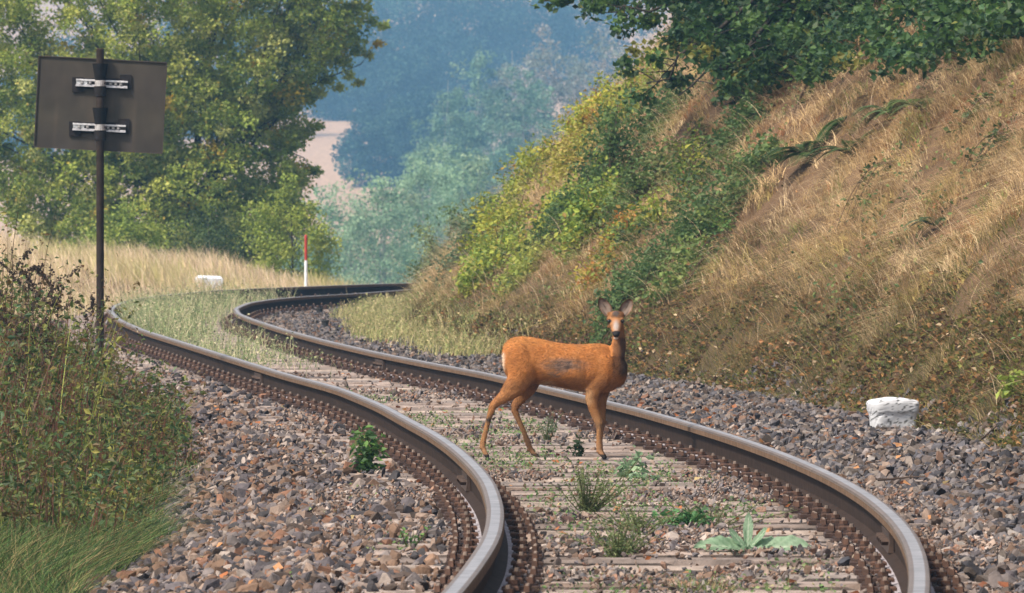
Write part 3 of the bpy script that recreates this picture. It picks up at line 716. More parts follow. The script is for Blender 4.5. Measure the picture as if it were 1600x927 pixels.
# dry lying grass on the bank
def bank_grass():
    a = Acc()
    for (y0, y1, dens, nb, wd) in ((30, 62, 27, 72, .0038), (62, 86, 19, 56, .0050), (86, 122, 11, 40, .0070)):
        n = int((y1-y0)*8*dens); y = rng.uniform(y0, y1, n); d = rng.uniform(.02, 8, n); x = fF(y)+d
        lim = np.interp(y, [45, 60, 70], [.42, .32, .05])+1.0*(fbm(x*.8, y*.3, 21)-.45)
        keep = infr(x, y, 1.9) & (rng.random(n) < smooth((d-lim)/.5)*.92+.16*(d > .12)) & (fbm(x*1.3, y*.6, 17) > .24)
        z = H(x, y); keep &= (HOR-(z-CAMZ)*FPX/y > -160)
        x, y, d, lim = x[keep], y[keep], d[keep], lim[keep]; n = len(x)
        size = rng.uniform(.55, 1.25, n)*(.75+.5*vnoise(x*.7, y*.5, 23)); main = rng.normal(0, .65, n)+1.5*(fbm(x*.8, y*.4, 33)-.5)
        pal = [(.50, .355, .18), (.38, .25, .115), (.70, .53, .31), (.22, .13, .06), (.44, .34, .12), (.30, .13, .05), (.17, .20, .05)]
        tc = palette(n, pal, [4, 3.5, 2.6, 2.2, 1.6, 1.3, .9], rng, .2)
        low = smooth(1-(d-lim)/.5)[:, None]; tc = tc*(1-low*.6)+np.array([.13, .09, .035])*low*.6
        I = np.repeat(np.arange(n), nb); m = len(I)
        r = rng.random(m)**.6*.11*size[I]; t = rng.uniform(0, 2*np.pi, m)
        bx = x[I]+r*np.cos(t); by = y[I]+r*np.sin(t)*1.3; bz = H(bx, by)-.01
        az = main[I]+rng.normal(0, .75, m)            # 0 = straight down the slope (towards -x)
        reach = rng.uniform(.35, 1.25, m)
        lean = np.stack([-np.cos(az)*reach, -np.sin(az)*reach, -np.maximum(0, np.cos(az))*reach*.55-.25], -1)
        L = rng.uniform(.12, .40, m)*size[I]
        c = tc[I]*(1+.28*rng.normal(size=(m, 1))).clip(.4, 1.9)
        blades(a, np.c_[bx, by, bz], L, lean, wd*rng.uniform(.5, 1.3, m), c, .55, rng, 4, 1.0)
        # long pale culms standing out of the mat
        k = rng.integers(0, n, int(n*2.2)); bx = x[k]+rng.normal(0, .1, len(k)); by = y[k]+rng.normal(0, .1, len(k)); az = main[k]+rng.normal(0, .8, len(k))
        lean = np.stack([-np.cos(az)*.9, -np.sin(az)*.9, -.25+0*az], -1)
        blades(a, np.c_[bx, by, H(bx, by)], rng.uniform(.35, .65, len(k)), lean, wd*.6, palette(len(k), [(.66, .50, .32), (.55, .38, .22)], [1, 1], rng), .45, rng, 5, 1.0)
    return a
tag(bank_grass().build('dry_grass', M_grass), 'long tangled tan dry grass arching down the right bank', 'grass', kind='stuff')
def bank_sprigs():
    a = Acc(); n = 1900; y = rng.uniform(40, 100, n); d = rng.uniform(.2, 7, n); x = fF(y)+d
    k = infr(x, y, .8) & (fbm(x*1.1, y*.5, 83) > .53-.035*d); x, y = x[k], y[k]; n = len(x)
    I = np.repeat(np.arange(n), 16); m = len(I); col = palette(n, [(.10, .16, .05), (.16, .21, .06), (.07, .11, .035), (.28, .28, .07), (.30, .13, .05)], [3, 3, 3, 1.5, .8], rng)
    P = np.c_[x, y, H(x, y)][I]+np.abs(rng.normal(0, 1, (m, 3)))*np.array([1, 1, .13])*np.where(rng.random((m, 3)) < .5, -1, 1)**np.array([1, 1, 0])*np.array([.09, .09, 1])
    leaves(a, P, rng.uniform(.02, .05, m), col[I]*rng.uniform(.7, 1.3, (m, 1)), rng, up=.7)
    return a
tag(bank_sprigs().build('green_sprigs', M_leaf), 'small green sprigs scattered through the dry grass of the right bank', 'ground cover', kind='stuff')
def bank_litter():
    a = Acc(); n = 120000
    y = rng.uniform(33, 118, n); d = rng.uniform(-.05, 7, n)**1.0; d = np.where(rng.random(n) < .9, rng.uniform(-.05, .85, n)*np.interp(y, [50, 62, 72], [1, .8, .35]), d); x = fF(y)+d
    keep = infr(x, y, 1.0) & (vnoise(x*3, y*2, 81) > .35)
    x, y, d = x[keep], y[keep], d[keep]; n = len(x); z = H(x, y)+rng.uniform(0, .06, n)
    pal = [(.10, .095, .025), (.055, .065, .018), (.17, .09, .04), (.28, .14, .05), (.14, .13, .03), (.46, .34, .21), (.08, .045, .025)]
    c = palette(n, pal, [3, 2.5, 5, 2.4, 2, .6, 5], rng)
    leaves(a, np.c_[x, y, z], rng.uniform(.02, .055, n), c, rng, up=.8)
    # short mossy blades
    n = 60000; y = rng.uniform(33, 112, n); d = rng.uniform(-.05, 1.2, n); x = fF(y)+d; keep = infr(x, y, 1.0); x, y = x[keep], y[keep]; n = len(x)
    c = palette(n, [(.11, .12, .03), (.18, .15, .05), (.28, .19, .08), (.06, .08, .02)], [3, 3, 2, 3], rng)
    blades(a, np.c_[x, y, H(x, y)], rng.uniform(.05, .16, n), np.stack([-.7+rng.normal(0, .5, n), rng.normal(0, .5, n), -.2+0*x], -1), .005, c, .5, rng, 2, .9)
    return a
tag(bank_litter().build('moss_and_litter', M_grass), 'brown moss and leaf litter along the foot of the right bank', 'ground cover', kind='stuff')
# tall pale grass beyond the far rail
def pale_grass():
    a = Acc(); n = 90000; y = rng.uniform(88, 129, n); x = rng.uniform(-10, 3, n); dl = fL(y)-x
    keep = (dl > .55+.5*vnoise(y*.7, x*.7, 2)) & infr(x, y, 1.5) & ((x-fF(y)) < 0) & (fbm(x*1.6, y*.8, 55) > .40)
    x, y, dl = x[keep], y[keep], dl[keep]; n = len(x); z = H(x, y)
    c = palette(n, [(.70, .52, .34), (.60, .44, .26), (.75, .60, .42), (.50, .42, .18), (.40, .38, .14)], [4, 3, 3, 1.5, 1], rng)
    g = smooth((vnoise(x*.7, y*.3, 66)-.55)/.2)[:, None]; c = c*(1-.5*g)+np.array([.42, .40, .12])*.5*g
    L = rng.uniform(.14, .52, n)*(.45+.85*vnoise(x*1.6, y*.6, 12))*(.55+.45*smooth((dl-.5)/1.2))*np.interp(x, [-9, -5, -4, 0], [1.2, 1.1, .9, .75])
    blades(a, np.c_[x, y, z-.01], L, np.stack([-.25+rng.normal(0, .3, n), rng.normal(0, .3, n), 0*x], -1), rng.uniform(.006, .012, n), c, .25, rng, 3, .6)
    return a
tag(pale_grass().build('pale_grass', M_grass), 'tall pale straw grass along the outside of the far bend', 'grass', kind='stuff')
# green weeds between and beside the rails
def track_weeds():
    a = Acc()
    def patch(n, x, y, hgt, pal, wt, leafn=3, lean=.3, leafsize=.03, wd=.005):
        z = H(x, y); c = palette(n, pal, wt, rng); L = hgt*rng.uniform(.4, 1.2, n)
        ln = np.stack([rng.normal(0, lean, n), rng.normal(0, lean, n), 0*x], -1)
        blades(a, np.c_[x, y, z], L, ln, wd, c, .3, rng, 2, .7)
        for k in range(leafn):
            t = rng.uniform(.3, 1, n); P = np.c_[x, y, z]+L[:, None]*(np.array([0, 0, 1.])*(t-.15*t*t)[:, None]+ln*(t**1.6)[:, None])+rng.normal(0, .012, (n, 3))
            leaves(a, P, rng.uniform(.5, 1.2, n)*leafsize, palette(n, pal, wt, rng), rng, up=.9)
    G1 = [(.17, .22, .08), (.26, .30, .12), (.10, .15, .05), (.42, .38, .19), (.55, .45, .27)]; W1 = [3, 3, 3, 2.4, 1.6]
    # between the rails on the far bend
    n = 20000; y = rng.uniform(55, 106, n); u = rng.random(n); x = fL(y)+.12+u*(fR(y)-fL(y)-.24)
    k = rng.random(n) < smooth((y-58)/20)*np.clip(1.3-u*1.25, .05, 1)*smooth((fbm(x*1.7, y*.6, 44)-.42)/.16); x, y = x[k], y[k]
    patch(len(x), x, y, (.16+.16*smooth((y-65)/12))*(.4+1.7*fbm(x*2.3, y*.9, 46)), [(.24, .29, .13), (.34, .37, .18), (.14, .19, .08), (.5, .46, .27), (.6, .5, .33)], W1, 2, .3, .026, .006)
    # straw and green tuft inside the bend, right of the right rail
    n = 20000; y = rng.uniform(70, 110, n); x = rng.uniform(fR(y)+.25, fF(y)+.3); k = rng.random(n) < smooth((x-fF(y)+.72+.8*(fbm(x*1.4, y*.5, 47)-.5))/.25)*(.25+.75*smooth((fbm(x*1.8, y*.7, 48)-.35)/.1)); x, y = x[k], y[k]
    patch(len(x), x, y, .22, [(.30, .30, .11), (.42, .36, .17), (.18, .22, .07), (.5, .40, .22)], [3, 3, 2, 2], 1, .35, .03, .007)
    # sparse weeds among the near sleepers
    n = 5200; y = rng.uniform(27, 56, n); x = fL(y)+.25+rng.random(n)*(fR(y)-fL(y)-.5); cl = fbm(x*1.8, y*.55, 49); k = (cl > .51); x, y = x[k], y[k]
    patch(len(x), x, y, .07, [(.10, .17, .06), (.14, .22, .08), (.20, .24, .10), (.30, .26, .14)], [3, 3, 2, 1], 3, .6, .022, .003)
    # tufts at left foot of the ballast and thin grass outside the left rail
    n = 1200; y = rng.uniform(26, 40, n); x = fL(y)-rng.uniform(.35, 1.0, n); k = fbm(x*2.2, y*.7, 59) > .66; x, y = x[k], y[k]
    patch(len(x), x, y, .05, G1[:3], W1[:3], 3, .6, .02, .003)
    return a
tag(track_weeds().build('track_weeds', M_grass), 'low green weeds growing between and beside the rails', 'weeds', kind='stuff')
# verge on the left: grass low down and leafy herbs behind
def verge():
    a = Acc(); b = Acc()
    for (y0, y1, n) in ((22, 36, 75000), (36, 60, 46000)):
        y = rng.uniform(y0, y1, n); dl = rng.uniform(1.0, 4.2, n); x = fL(y)-dl
        ed = np.interp(y, [24, 34, 42, 60], [1.62, 1.56, 1.28, 1.05])+.3*(vnoise(y*.9, y*0, 14)-.5)
        k = infr(x, y, .8) & (dl > ed); x, y, dl = x[k], y[k], dl[k]; m = len(x); z = H(x, y)
        c = palette(m, [(.045, .09, .025), (.08, .135, .035), (.14, .19, .06), (.24, .20, .08), (.02, .045, .015), (.34, .24, .12)], [4, 4, 2.2, 1.8, 4, 1.3], rng, .35)
        L = rng.uniform(.12, .42, m)*(.5+.5*smooth((dl-1.2)/.5))*np.interp(y, [34, 42, 60], [1, .75, .6])*(.7+.6*vnoise(x*1.4, y*.7, 15))
        fa = vnoise(x*1.2, y*.6, 16)-.4
        blades(a, np.c_[x, y, z-.01], L, np.stack([.2+1.3*fa+rng.normal(0, .45, m), rng.normal(-.1, .5, m), -.1+0*x], -1), rng.uniform(.0022, .0048, m), c, .5, rng, 3, .8)
    # herbs
    n = 13000; y = 31+rng.random(n)**1.1*52; dl = rng.uniform(1.0, 5.2, n); x = fL(y)-dl
    k = infr(x, y, .5) & (dl > np.interp(y, [24, 34, 42, 60, 80], [1.6, 1.55, 1.32, 1.05, 1.4])+.35*(vnoise(y*.9, y*0, 14)-.5)) & (rng.random(n) < smooth((fbm(x*1.9, y*.8, 29)-.36)/.12)*smooth((y-30+2.5*vnoise(x*2, y, 3))/7)); x, y, dl = x[k], y[k], dl[k]; m = len(x); z = H(x, y)
    h = rng.uniform(.28, .80, m)*(.55+1.0*vnoise(x*2.1, y*.9, 27))*(.40+.60*smooth((dl-1.0)/.9))*np.interp(y, [29, 34, 40, 46, 60, 70, 90], [.22, .45, .8, 1.0, .95, .7, .5])
    h *= np.interp((x/y)*12000+800, [0, 60, 120, 200, 300], [1.75, 1.6, 1.35, 1.1, .85])
    ln = np.stack([rng.normal(.05, .22, m), rng.normal(0, .2, m), 0*x], -1)
    stem = palette(m, [(.12, .07, .04), (.13, .05, .03), (.28, .30, .06)], [2, 3, .8], rng)
    blades(b, np.c_[x, y, z], h, ln, .008, stem, .1, rng, 4, .6)
    pal = [(.065, .10, .025), (.11, .15, .035), (.035, .06, .016), (.21, .20, .04), (.15, .075, .03), (.32, .30, .07), (.09, .17, .08)]; wt = [4, 3.5, 5, 1.6, 2.6, .8, 1]
    own = palette(m, pal, wt, rng)
    for k in range(20):
        t = rng.uniform(.12, 1.0, m); P = np.c_[x, y, z]+h[:, None]*(np.array([0, 0, 1.])*(t-.05*t*t)[:, None]+ln*(t**1.6)[:, None])+rng.normal(0, .035, (m, 3))*(1.2-.6*t)[:, None]
        leaves(b, P, rng.uniform(.010, .055, m), own*.65+palette(m, pal, wt, rng)*.35, rng, up=.8, asp=.8)
    return a, b
va, vb = verge()
tag(va.build('verge_grass', M_grass), 'fresh green grass at the bottom left beside the ballast', 'grass', kind='stuff')
tag(vb.build('verge_herbs', M_leaf), 'tangled leafy olive weeds around the sign pole on the left', 'weeds', kind='stuff')

# dark seed-headed mugworts standing above the weeds on the left
def mugwort(px, pytop, Y, label, seed):
    rng = np.random.default_rng(seed); s = FPX/Y; x = (px-800)/s; z = float(H(x, Y)); h = CAMZ+(HOR-pytop)/s-z
    root = empty('mugwort', (x, Y, z), label, 'weed', 'dark seed headed weeds at the left edge')
    st = Acc(); lf = Acc()
    main = wobble((0, 0, 0), (rng.uniform(-.05, .12), 0, h), 10, .06, rng); tube(st, main, np.linspace(.006, .002, 10), (.07, .045, .03), 4)
    brs = [main]
    for k in range(9):
        i = rng.integers(4, 9); q = main[i]; e = q+np.array([rng.uniform(-.16, .2), rng.uniform(-.1, .1), rng.uniform(.05, .16)])
        b = wobble(q, e, 6, .08, rng); brs.append(b); tube(st, b, np.linspace(.003, .0015, 6), (.06, .04, .028), 3)
    for b in brs:
        t = rng.random(60)**.7; i = (t*(len(b)-1)); i0 = i.astype(int).clip(0, len(b)-2); P = b[i0]+(b[i0+1]-b[i0])*(i-i0)[:, None]
        if b is main: P = P[P[:, 2] > h*.6]
        P = P+rng.normal(0, .006, P.shape)
        leaves(lf, P, rng.uniform(.010, .020, len(P)), palette(len(P), [(.045, .028, .02), (.08, .05, .03), (.03, .02, .016)], [1, 1, 1], rng), rng, asp=1.6)
    t = rng.random(90)*.65; i = t*9; i0 = i.astype(int); P = main[i0]+(main[i0+1]-main[i0])*(i-i0)[:, None]+rng.normal(0, .05, (90, 3))
    leaves(lf, P, rng.uniform(.03, .06, 90), palette(90, [(.08, .10, .03), (.05, .07, .02), (.12, .08, .03)], [2, 2, 1], rng), rng, up=.8)
    st.build('stem', M_bark, parent=root); lf.build('foliage', M_leaf, parent=root)
for i, (px, py, Y, lab) in enumerate([
  (6, 385, 45, 'tallest dark seed-headed weed at the extreme left edge'), (28, 415, 46, 'dark seed-headed weed next to the tallest one at the left edge'),
  (52, 425, 47, 'dark seed-headed weed halfway between the left edge and the sign pole'), (74, 412, 48, 'dark seed-headed weed with a leaning purple spike left of the sign pole'),
  (100, 455, 50, 'short dark seed-headed weed close to the sign pole on its left'), (128, 470, 52, 'lowest dark seed-headed weed directly beside the sign pole'),
  (40, 470, 44, 'dark seed-headed weed low in front of the others at the left edge')]):
    mugwort(px, py, Y, lab, 500+i)

# ------------------------------------------------------------------ single plants
def leafy_plant(name, label, px, py, Y, h, spread, nst, leaf, pal, wt, seed, cat='plant', nl=14, asp=1.0, group='single weeds growing in the track bed'):
    rng = np.random.default_rng(seed); x, _, _ = at(px, py, Y); z = float(H(x, Y))+.005
    root = empty(name, (x, Y, z), label, cat, group); st = Acc(); lf = Acc()
    for k in range(nst):
        e = (rng.normal(0, spread), rng.normal(0, spread), h*rng.uniform(.55, 1.1)); b = wobble((0, 0, 0), e, 7, .1, rng)
        tube(st, b, np.linspace(.0035, .0012, 7), (.12, .13, .05), 4)
        t = rng.uniform(.15, 1, nl)*5.99; i0 = t.astype(int); P = b[i0]+(b[i0+1]-b[i0])*(t-i0)[:, None]+rng.normal(0, leaf*.5, (nl, 3))
        P[:, 2] = np.maximum(P[:, 2], .01)
        leaves(lf, P, leaf*rng.uniform(.6, 1.3, nl), palette(nl, pal, wt, rng), rng, up=.6, asp=asp)
    st.build('stem', M_grass, parent=root); lf.build('foliage', M_leaf, parent=root)
BG = [(.10, .20, .05), (.14, .26, .06), (.06, .13, .04)]; GW = [2, 2, 2]
YDP = lambda py: FPX*CAMZ/(py-HOR)       # depth of a point lying at sleeper level
leafy_plant('nettle_plant', 'bright green leafy plant outside the left rail below its first straight', 572, 738, YDP(738), .26, .05, 9, .045, BG, GW, 601, nl=26)
leafy_plant('seedling', 'small pale yellow-green shoot standing just behind the bright plant by the left rail', 566, 690, YDP(712), .19, .02, 3, .035, [(.25, .28, .08), (.18, .25, .07)], [1, 1], 602, nl=10)
leafy_plant('feathery_weed', 'grey-green feathery weed under the belly of the deer', 855, 690, YDP(690), .20, .05, 10, .018, [(.14, .19, .10), (.18, .23, .13)], [1, 1], 603, nl=40, asp=.5)
leafy_plant('dark_weed', 'dark narrow weed standing left of the front hoof of the deer', 903, 712, YDP(712), .16, .03, 5, .03, [(.05, .09, .03), (.08, .12, .04)], [1, 1], 604, nl=20)
leafy_plant('thistle_plant', 'pale green thistle-like plant right of the front hoof of the deer', 975, 745, YDP(745), .14, .06, 7, .05, [(.22, .32, .18), (.16, .26, .13), (.28, .38, .22)], [1, 1, 1], 605, nl=14, asp=.9)
leafy_plant('thistle_plant', 'small spreading pale plant right next to the thistle-like plant', 1003, 748, YDP(748), .07, .06, 6, .045, [(.22, .32, .20), (.12, .20, .10)], [1, 1], 606, nl=12)
leafy_plant('feathery_weed', 'wide olive feathery weed in front of the deer between the rails', 915, 800, YDP(800), .21, .09, 26, .020, [(.15, .20, .07), (.22, .25, .10), (.10, .14, .05)], [1, 1, 1], 607, nl=46, asp=.5)
leafy_plant('feathery_weed', 'low olive weed at the bottom centre left of the big woolly rosette', 965, 860, YDP(866), .17, .11, 26, .020, [(.15, .20, .07), (.22, .25, .10), (.10, .16, .06)], [1, 1, 1], 608, nl=42, asp=.5)
leafy_plant('strawberry_plant', 'bright green bushy plant just above and left of the big woolly rosette', 1068, 826, YDP(826), .12, .09, 20, .036, [(.06, .16, .05), (.10, .24, .08), (.04, .10, .03)], GW, 609, nl=20)
leafy_plant('feathery_weed', 'sparse grey weed around the bright green bushy plant', 1110, 815, YDP(822), .15, .10, 20, .018, [(.18, .20, .10), (.14, .16, .08)], [1, 1], 610, nl=34, asp=.5)
leafy_plant('feathery_weed', 'sparse weed between the wide olive weed and the bright green bushy plant', 1000, 825, YDP(832), .15, .11, 20, .018, [(.18, .22, .08), (.14, .18, .07)], [1, 1], 611, nl=34, asp=.5)
leafy_plant('herb_robert', 'small green weed with thin stems outside the left rail near the bottom', 640, 845, YDP(855), .10, .05, 6, .022, BG, GW, 612, nl=12)
leafy_plant('fern_sprout', 'tiny yellow-green plant at the foot of the right bank near the white stone', 1585, 690, 44, .12, .05, 7, .05, [(.30, .36, .06), (.2, .28, .05)], [1, 1], 613, nl=12)
def grass_tuft(label, px, py, h, seed, pal):
    rng = np.random.default_rng(seed); Y = YDP(py); x, _, _ = at(px, py, Y); z = float(H(x, Y)); a = Acc(); n = 260
    r = rng.random(n)**.5*.10; t = rng.uniform(0, 6.28, n); base = np.c_[r*np.cos(t), r*np.sin(t), 0*t]
    blades(a, base, h*rng.uniform(.5, 1.1, n), np.stack([base[:, 0]*5+rng.normal(0, .2, n), base[:, 1]*5+rng.normal(0, .2, n), 0*t], -1), .004, palette(n, pal, [1]*len(pal), rng), .3, rng, 3, .8)
    o = a.build('grass_tuft', M_grass); o.location = (x, Y, z); tag(o, label, 'grass tuft')
grass_tuft('green grass tuft at the bottom edge left of the big woolly rosette', 1095, 925, .11, 620, [(.10, .17, .05), (.20, .24, .09), (.35, .27, .14)])
grass_tuft('grass tuft hanging over the ballast edge at the left below the weeds', 235, 790, .18, 621, [(.10, .17, .07), (.14, .22, .10), (.08, .13, .05)])

# woolly rosette (mullein)
def big_leaf(L, Wd, curl, seed, col1, col2, fold=.18):
    rng = np.random.default_rng(seed); a = Acc(); nu, nv = 30, 11
    V = []; C = []
    for i in range(nu):
        t = i/(nu-1); w_ = Wd*math.sin(math.pi*min(1, t*.93+.05))**.8*(.65+.35*t)*(1 if t < .97 else .3)
        for j in range(nv):
            u = (j/(nv-1))*2-1
            zz = curl[0]*t+curl[1]*t*t; V.append((u*w_/2, L*t*(1-.15*abs(curl[0])), L*zz+abs(u)*w_*fold+.006*math.sin(11*t+3*u+seed)*abs(u)+.003*math.sin(34*t-9*abs(u))))
            k = abs(u) < .1; vein = .5+.5*math.sin(34*t-9*abs(u)); C.append((np.array(col2) if k else np.array(col1)*(1-.25*vein)+np.array(col2)*.25*vein)*rng.uniform(.8, 1.12)*(1 if t < .93 else .8))
    q = [(i*nv+j, i*nv+j+1, (i+1)*nv+j+1, (i+1)*nv+j) for i in range(nu-1) for j in range(nv-1)]
    a.add(V, quads=q, col=np.array(C)); return a
def rosette():
    Y = YDP(862); x, _, _ = at(1168, 862, Y); z = float(H(x, Y))+.035
    root = empty('mullein_plant', (x, Y, z), 'big pale woolly-leaved rosette in front between the rails at lower right', 'plant')
    c1 = (.19, .30, .18); c2 = (.42, .50, .36)
    spec = [(-98, .23, .105, (.34, -.26), 34), (-80, .17, .09, (.45, -.25), 30), (95, .19, .10, (.42, -.30), -42), (104, .27, .115, (.22, -.12), -40), (78, .16, .08, (.5, -.3), -25), (-150, .15, .08, (.15, -.05), 0),
            (8, .066, .050, (2.5, -.3), 0), (62, .075, .045, (1.5, -.1), -30), (-50, .07, .045, (1.5, -.1), 30), (-30, .045, .04, (2.2, -.1), -12), (160, .13, .07, (.2, -.1), 0)]
    for i, (az, L, Wd, cu, roll) in enumerate(spec):
        o = big_leaf(L, Wd, cu, i, c1, c2).build('leaf', M_leaf, parent=root, smooth=True)
        o.rotation_euler = (Matrix.Rotation(-math.radians(az), 3, 'Z') @ Matrix.Rotation(math.radians(-roll), 3, 'Y')).to_euler()
rosette()

# ferns on the bank
def fern(px, Y, n, L, label, seed, col=(.045, .085, .025), side=-1):
    rng = np.random.default_rng(seed); s = FPX/Y; x = (px-800)/s; z = float(H(x, Y)); root = empty('fern', (x, Y, z), label, 'fern', 'ferns on the right bank')
    for k in range(n):
        a = Acc(); az = rng.uniform(0, 6.28); dirv = np.array([math.cos(az), math.sin(az)*.8, 0]); dirv[0] += side*.25
        l = L*rng.uniform(.55, 1.15); m = 38; t = np.linspace(0, 1, m)
        P = np.stack([dirv[0]*l*t, dirv[1]*l*t, l*(rng.uniform(.8, 1.3)*t-.85*t*t)+.02+np.maximum(0, dirv[0])*l*t*.6-np.maximum(0, -dirv[0])*l*t*t*.35], -1)
        tube(a, P, np.linspace(.004, .001, m), (.12, .12, .04), 3)
        c = np.array(col)*rng.uniform(.7, 1.6)
        perp = np.array([-dirv[1], dirv[0], 0])/max(1e-6, math.hypot(dirv[0], dirv[1])); fw = P[-1]-P[0]; fw /= np.linalg.norm(fw)
        for i in range(2, m-1):
            pl = l*.26*math.sin(math.pi*(t[i]*.9+.1))**.7+.01
            for sg in (-1, 1):
                d = sg*perp*pl+fw*pl*.25+np.array([0, 0, -.12*pl]); w_ = fw*.012*(L/.5)*1.2
                a.add([P[i], P[i]+d*.5+w_, P[i]+d, P[i]+d*.5-w_], quads=[(0, 1, 2, 3)], col=c*rng.uniform(.8, 1.2))
        a.build('frond', M_leaf, parent=root)
fern(1265, hit_depth(1265, 265), 15, .40, 'large dark fern drooping down the middle of the bank under the oak', 701)
fern(1392, hit_depth(1392, 205), 11, .34, 'upright lighter fern to the right of the large dark fern', 702, (.10, .16, .06))
fern(1330, hit_depth(1330, 250), 10, .30, 'fern half way between the dark drooping fern and the upright lighter fern', 703, (.06, .11, .035))
fern(1440, hit_depth(1440, 190), 6, .3, 'small fern high on the bank below the oak leaves at right', 704, (.10, .15, .05))
fern(1460, hit_depth(1460, 378), 6, .18, 'little blue-green fern alone in the tan grass at right', 705, (.08, .13, .06))
# brambles on the upper bank
def bramble(px, py, Y, L, label, seed, dx=1):
    Y = hit_depth(px, py); rng = np.random.default_rng(seed); s = FPX/Y; x = (px-800)/s; z = float(H(x, Y)); root = empty('bramble', (x, Y, z), label, 'bramble', 'arching brambles on the right bank')
    st = Acc(); lf = Acc()
    for k in range(4):
        e = np.array([dx*L*rng.uniform(.6, 1), rng.normal(0, .2), 0]); e[2] = float(H(x+e[0], Y+e[1]))-z+.05
        b = wobble((0, 0, 0), e, 10, .06, rng, sag=-.28*rng.uniform(.5, 1.2)); tube(st, b, np.linspace(.006, .002, 10), (.08, .05, .035), 4)
        t = rng.uniform(1, 8.9, 34); i0 = t.astype(int); P = b[i0]+(b[i0+1]-b[i0])*(t-i0)[:, None]+rng.normal(0, .035, (34, 3))
        leaves(lf, P, rng.uniform(.03, .06, 34), palette(34, [(.05, .09, .03), (.09, .13, .04), (.16, .15, .04), (.2, .1, .04)], [3, 3, 1, .5], rng), rng, up=.6, asp=1.2)
    st.build('stem', M_bark, parent=root); lf.build('foliage', M_leaf, parent=root)
bramble(1490, 250, 54, .55, 'bramble arching down to the left of the right edge of the photo', 711, .8)
bramble(1400, 280, 56, -.5, 'long bare bramble shoot bending over the tan grass below the ferns', 712, 1)
bramble(1590, 220, 52, .5, 'leafy bramble at the extreme right edge half way up', 713, -1)
bramble(1110, 200, 68, .4, 'dark bramble under the tip of the hanging oak branches', 714, -1)
bramble(1240, 180, 66, .5, 'bramble just above the large dark fern', 715, 1)
bramble(1520, 90, 60, .5, 'bramble in the shade close below the oak leaves at right', 716, -1)
bramble(1060, 470, 60, .5, 'dead bramble twigs right of the head of the deer', 717, 1)
leafy_plant('wild_herb', 'small bright weed low in the tan grass below the ferns', 1140, 380, hit_depth(1140, 385), .16, .12, 8, .05, BG+[(.25, .30, .08)], [2, 2, 1, 2], 720, group='small herbs on the right bank')
leafy_plant('wild_herb', 'tiny green weed in the tan grass left of the little blue-green fern', 1360, 330, hit_depth(1360, 335), .12, .08, 7, .04, BG, GW, 721, group='small herbs on the right bank')

# ------------------------------------------------------------------ fallen leaves and twigs
a = Acc(); rng = np.random.default_rng(81)
n = 420; y = rng.uniform(24, 62, n); x = rng.uniform(fL(y)-1.2, fR(y)+1.4); k = infr(x, y, .3) & (np.abs(x-fL(y)) > .09) & (np.abs(x-fR(y)) > .09); x, y = x[k], y[k]; n = len(x)
leaves(a, np.c_[x, y, H(x, y)+.045], rng.uniform(.025, .055, n), palette(n, [(.40, .14, .05), (.5, .24, .1), (.55, .42, .2), (.25, .09, .04)], [3, 3, 1.5, 3], rng), rng, up=.45, asp=1.5)
tag(a.build('fallen_leaves', M_leaf), 'scattered orange and brown fallen leaves on the track bed', 'fallen leaves', kind='stuff')
def twig(px, py, px2, py2, label, lift=.0, r=.007):
    a = Acc(); rng = np.random.default_rng(int(px)); Y = YDP(py); p0 = np.array(at(px, py, Y)); p1 = np.array(at(px2, py2, Y-.15)); p0[2] = float(H(p0[0], Y))+.05
    b = wobble(p0, p1, 8, .12, rng); tube(a, b, np.linspace(r, .003, 8), (.06, .04, .03), 5)
    for i in (3, 5): tube(a, wobble(b[i], b[i]+np.array([.04, .02, .05]), 4, .1, rng), np.linspace(.003, .001, 4), (.06, .04, .03), 4)
    tag(a.build('twig', M_bark), label, 'twig', 'twigs on the ballast')
twig(1532, 706, 1560, 665, 'dark stick poking up out of the stones at the right below the bank')
twig(1372, 762, 1445, 745, 'thin twig lying on the stones right of the right rail')
# bigger loose stones between the rails
BST = stone_protos(6, 77, 22)
for i, (px, py, sz, col, lab) in enumerate([(888, 818, .036, (.10, .06, .05), 'dark red-brown pointed stone lying between the rails in front'),
        (1048, 848, .042, (.30, .25, .22), 'pale round stone between the rails left of the rosette'), (885, 848, .035, (.13, .09, .075), 'brown stone just below the dark pointed one'),
        (1030, 612, .05, (.22, .14, .11), 'pinkish stone at the foot of the fastenings right of the deer'), (1108, 654, .0, (0, 0, 0), ''),
        (1318, 885, .035, (.05, .05, .06), 'black stone beside the right rail near the bottom'), (1338, 880, .03, (.34, .26, .18), 'yellowish pebble touching the black stone'),
        (1380, 812, .05, (.22, .15, .10), 'brown stone lodged against the inside of the right rail')]):
    if sz == 0 or py < 700: continue
    Y = YDP(py); x, _, _ = at(px, py, Y); a = Acc(); scatter(a, [BST[i % 6]], np.zeros((1, 3)), np.array([sz]), np.array([col]), np.random.default_rng(i+2))
    o = a.build('loose_stone', M_stone); o.location = (x, Y, .015); tag(o, lab, 'stone', 'loose stones between the rails')

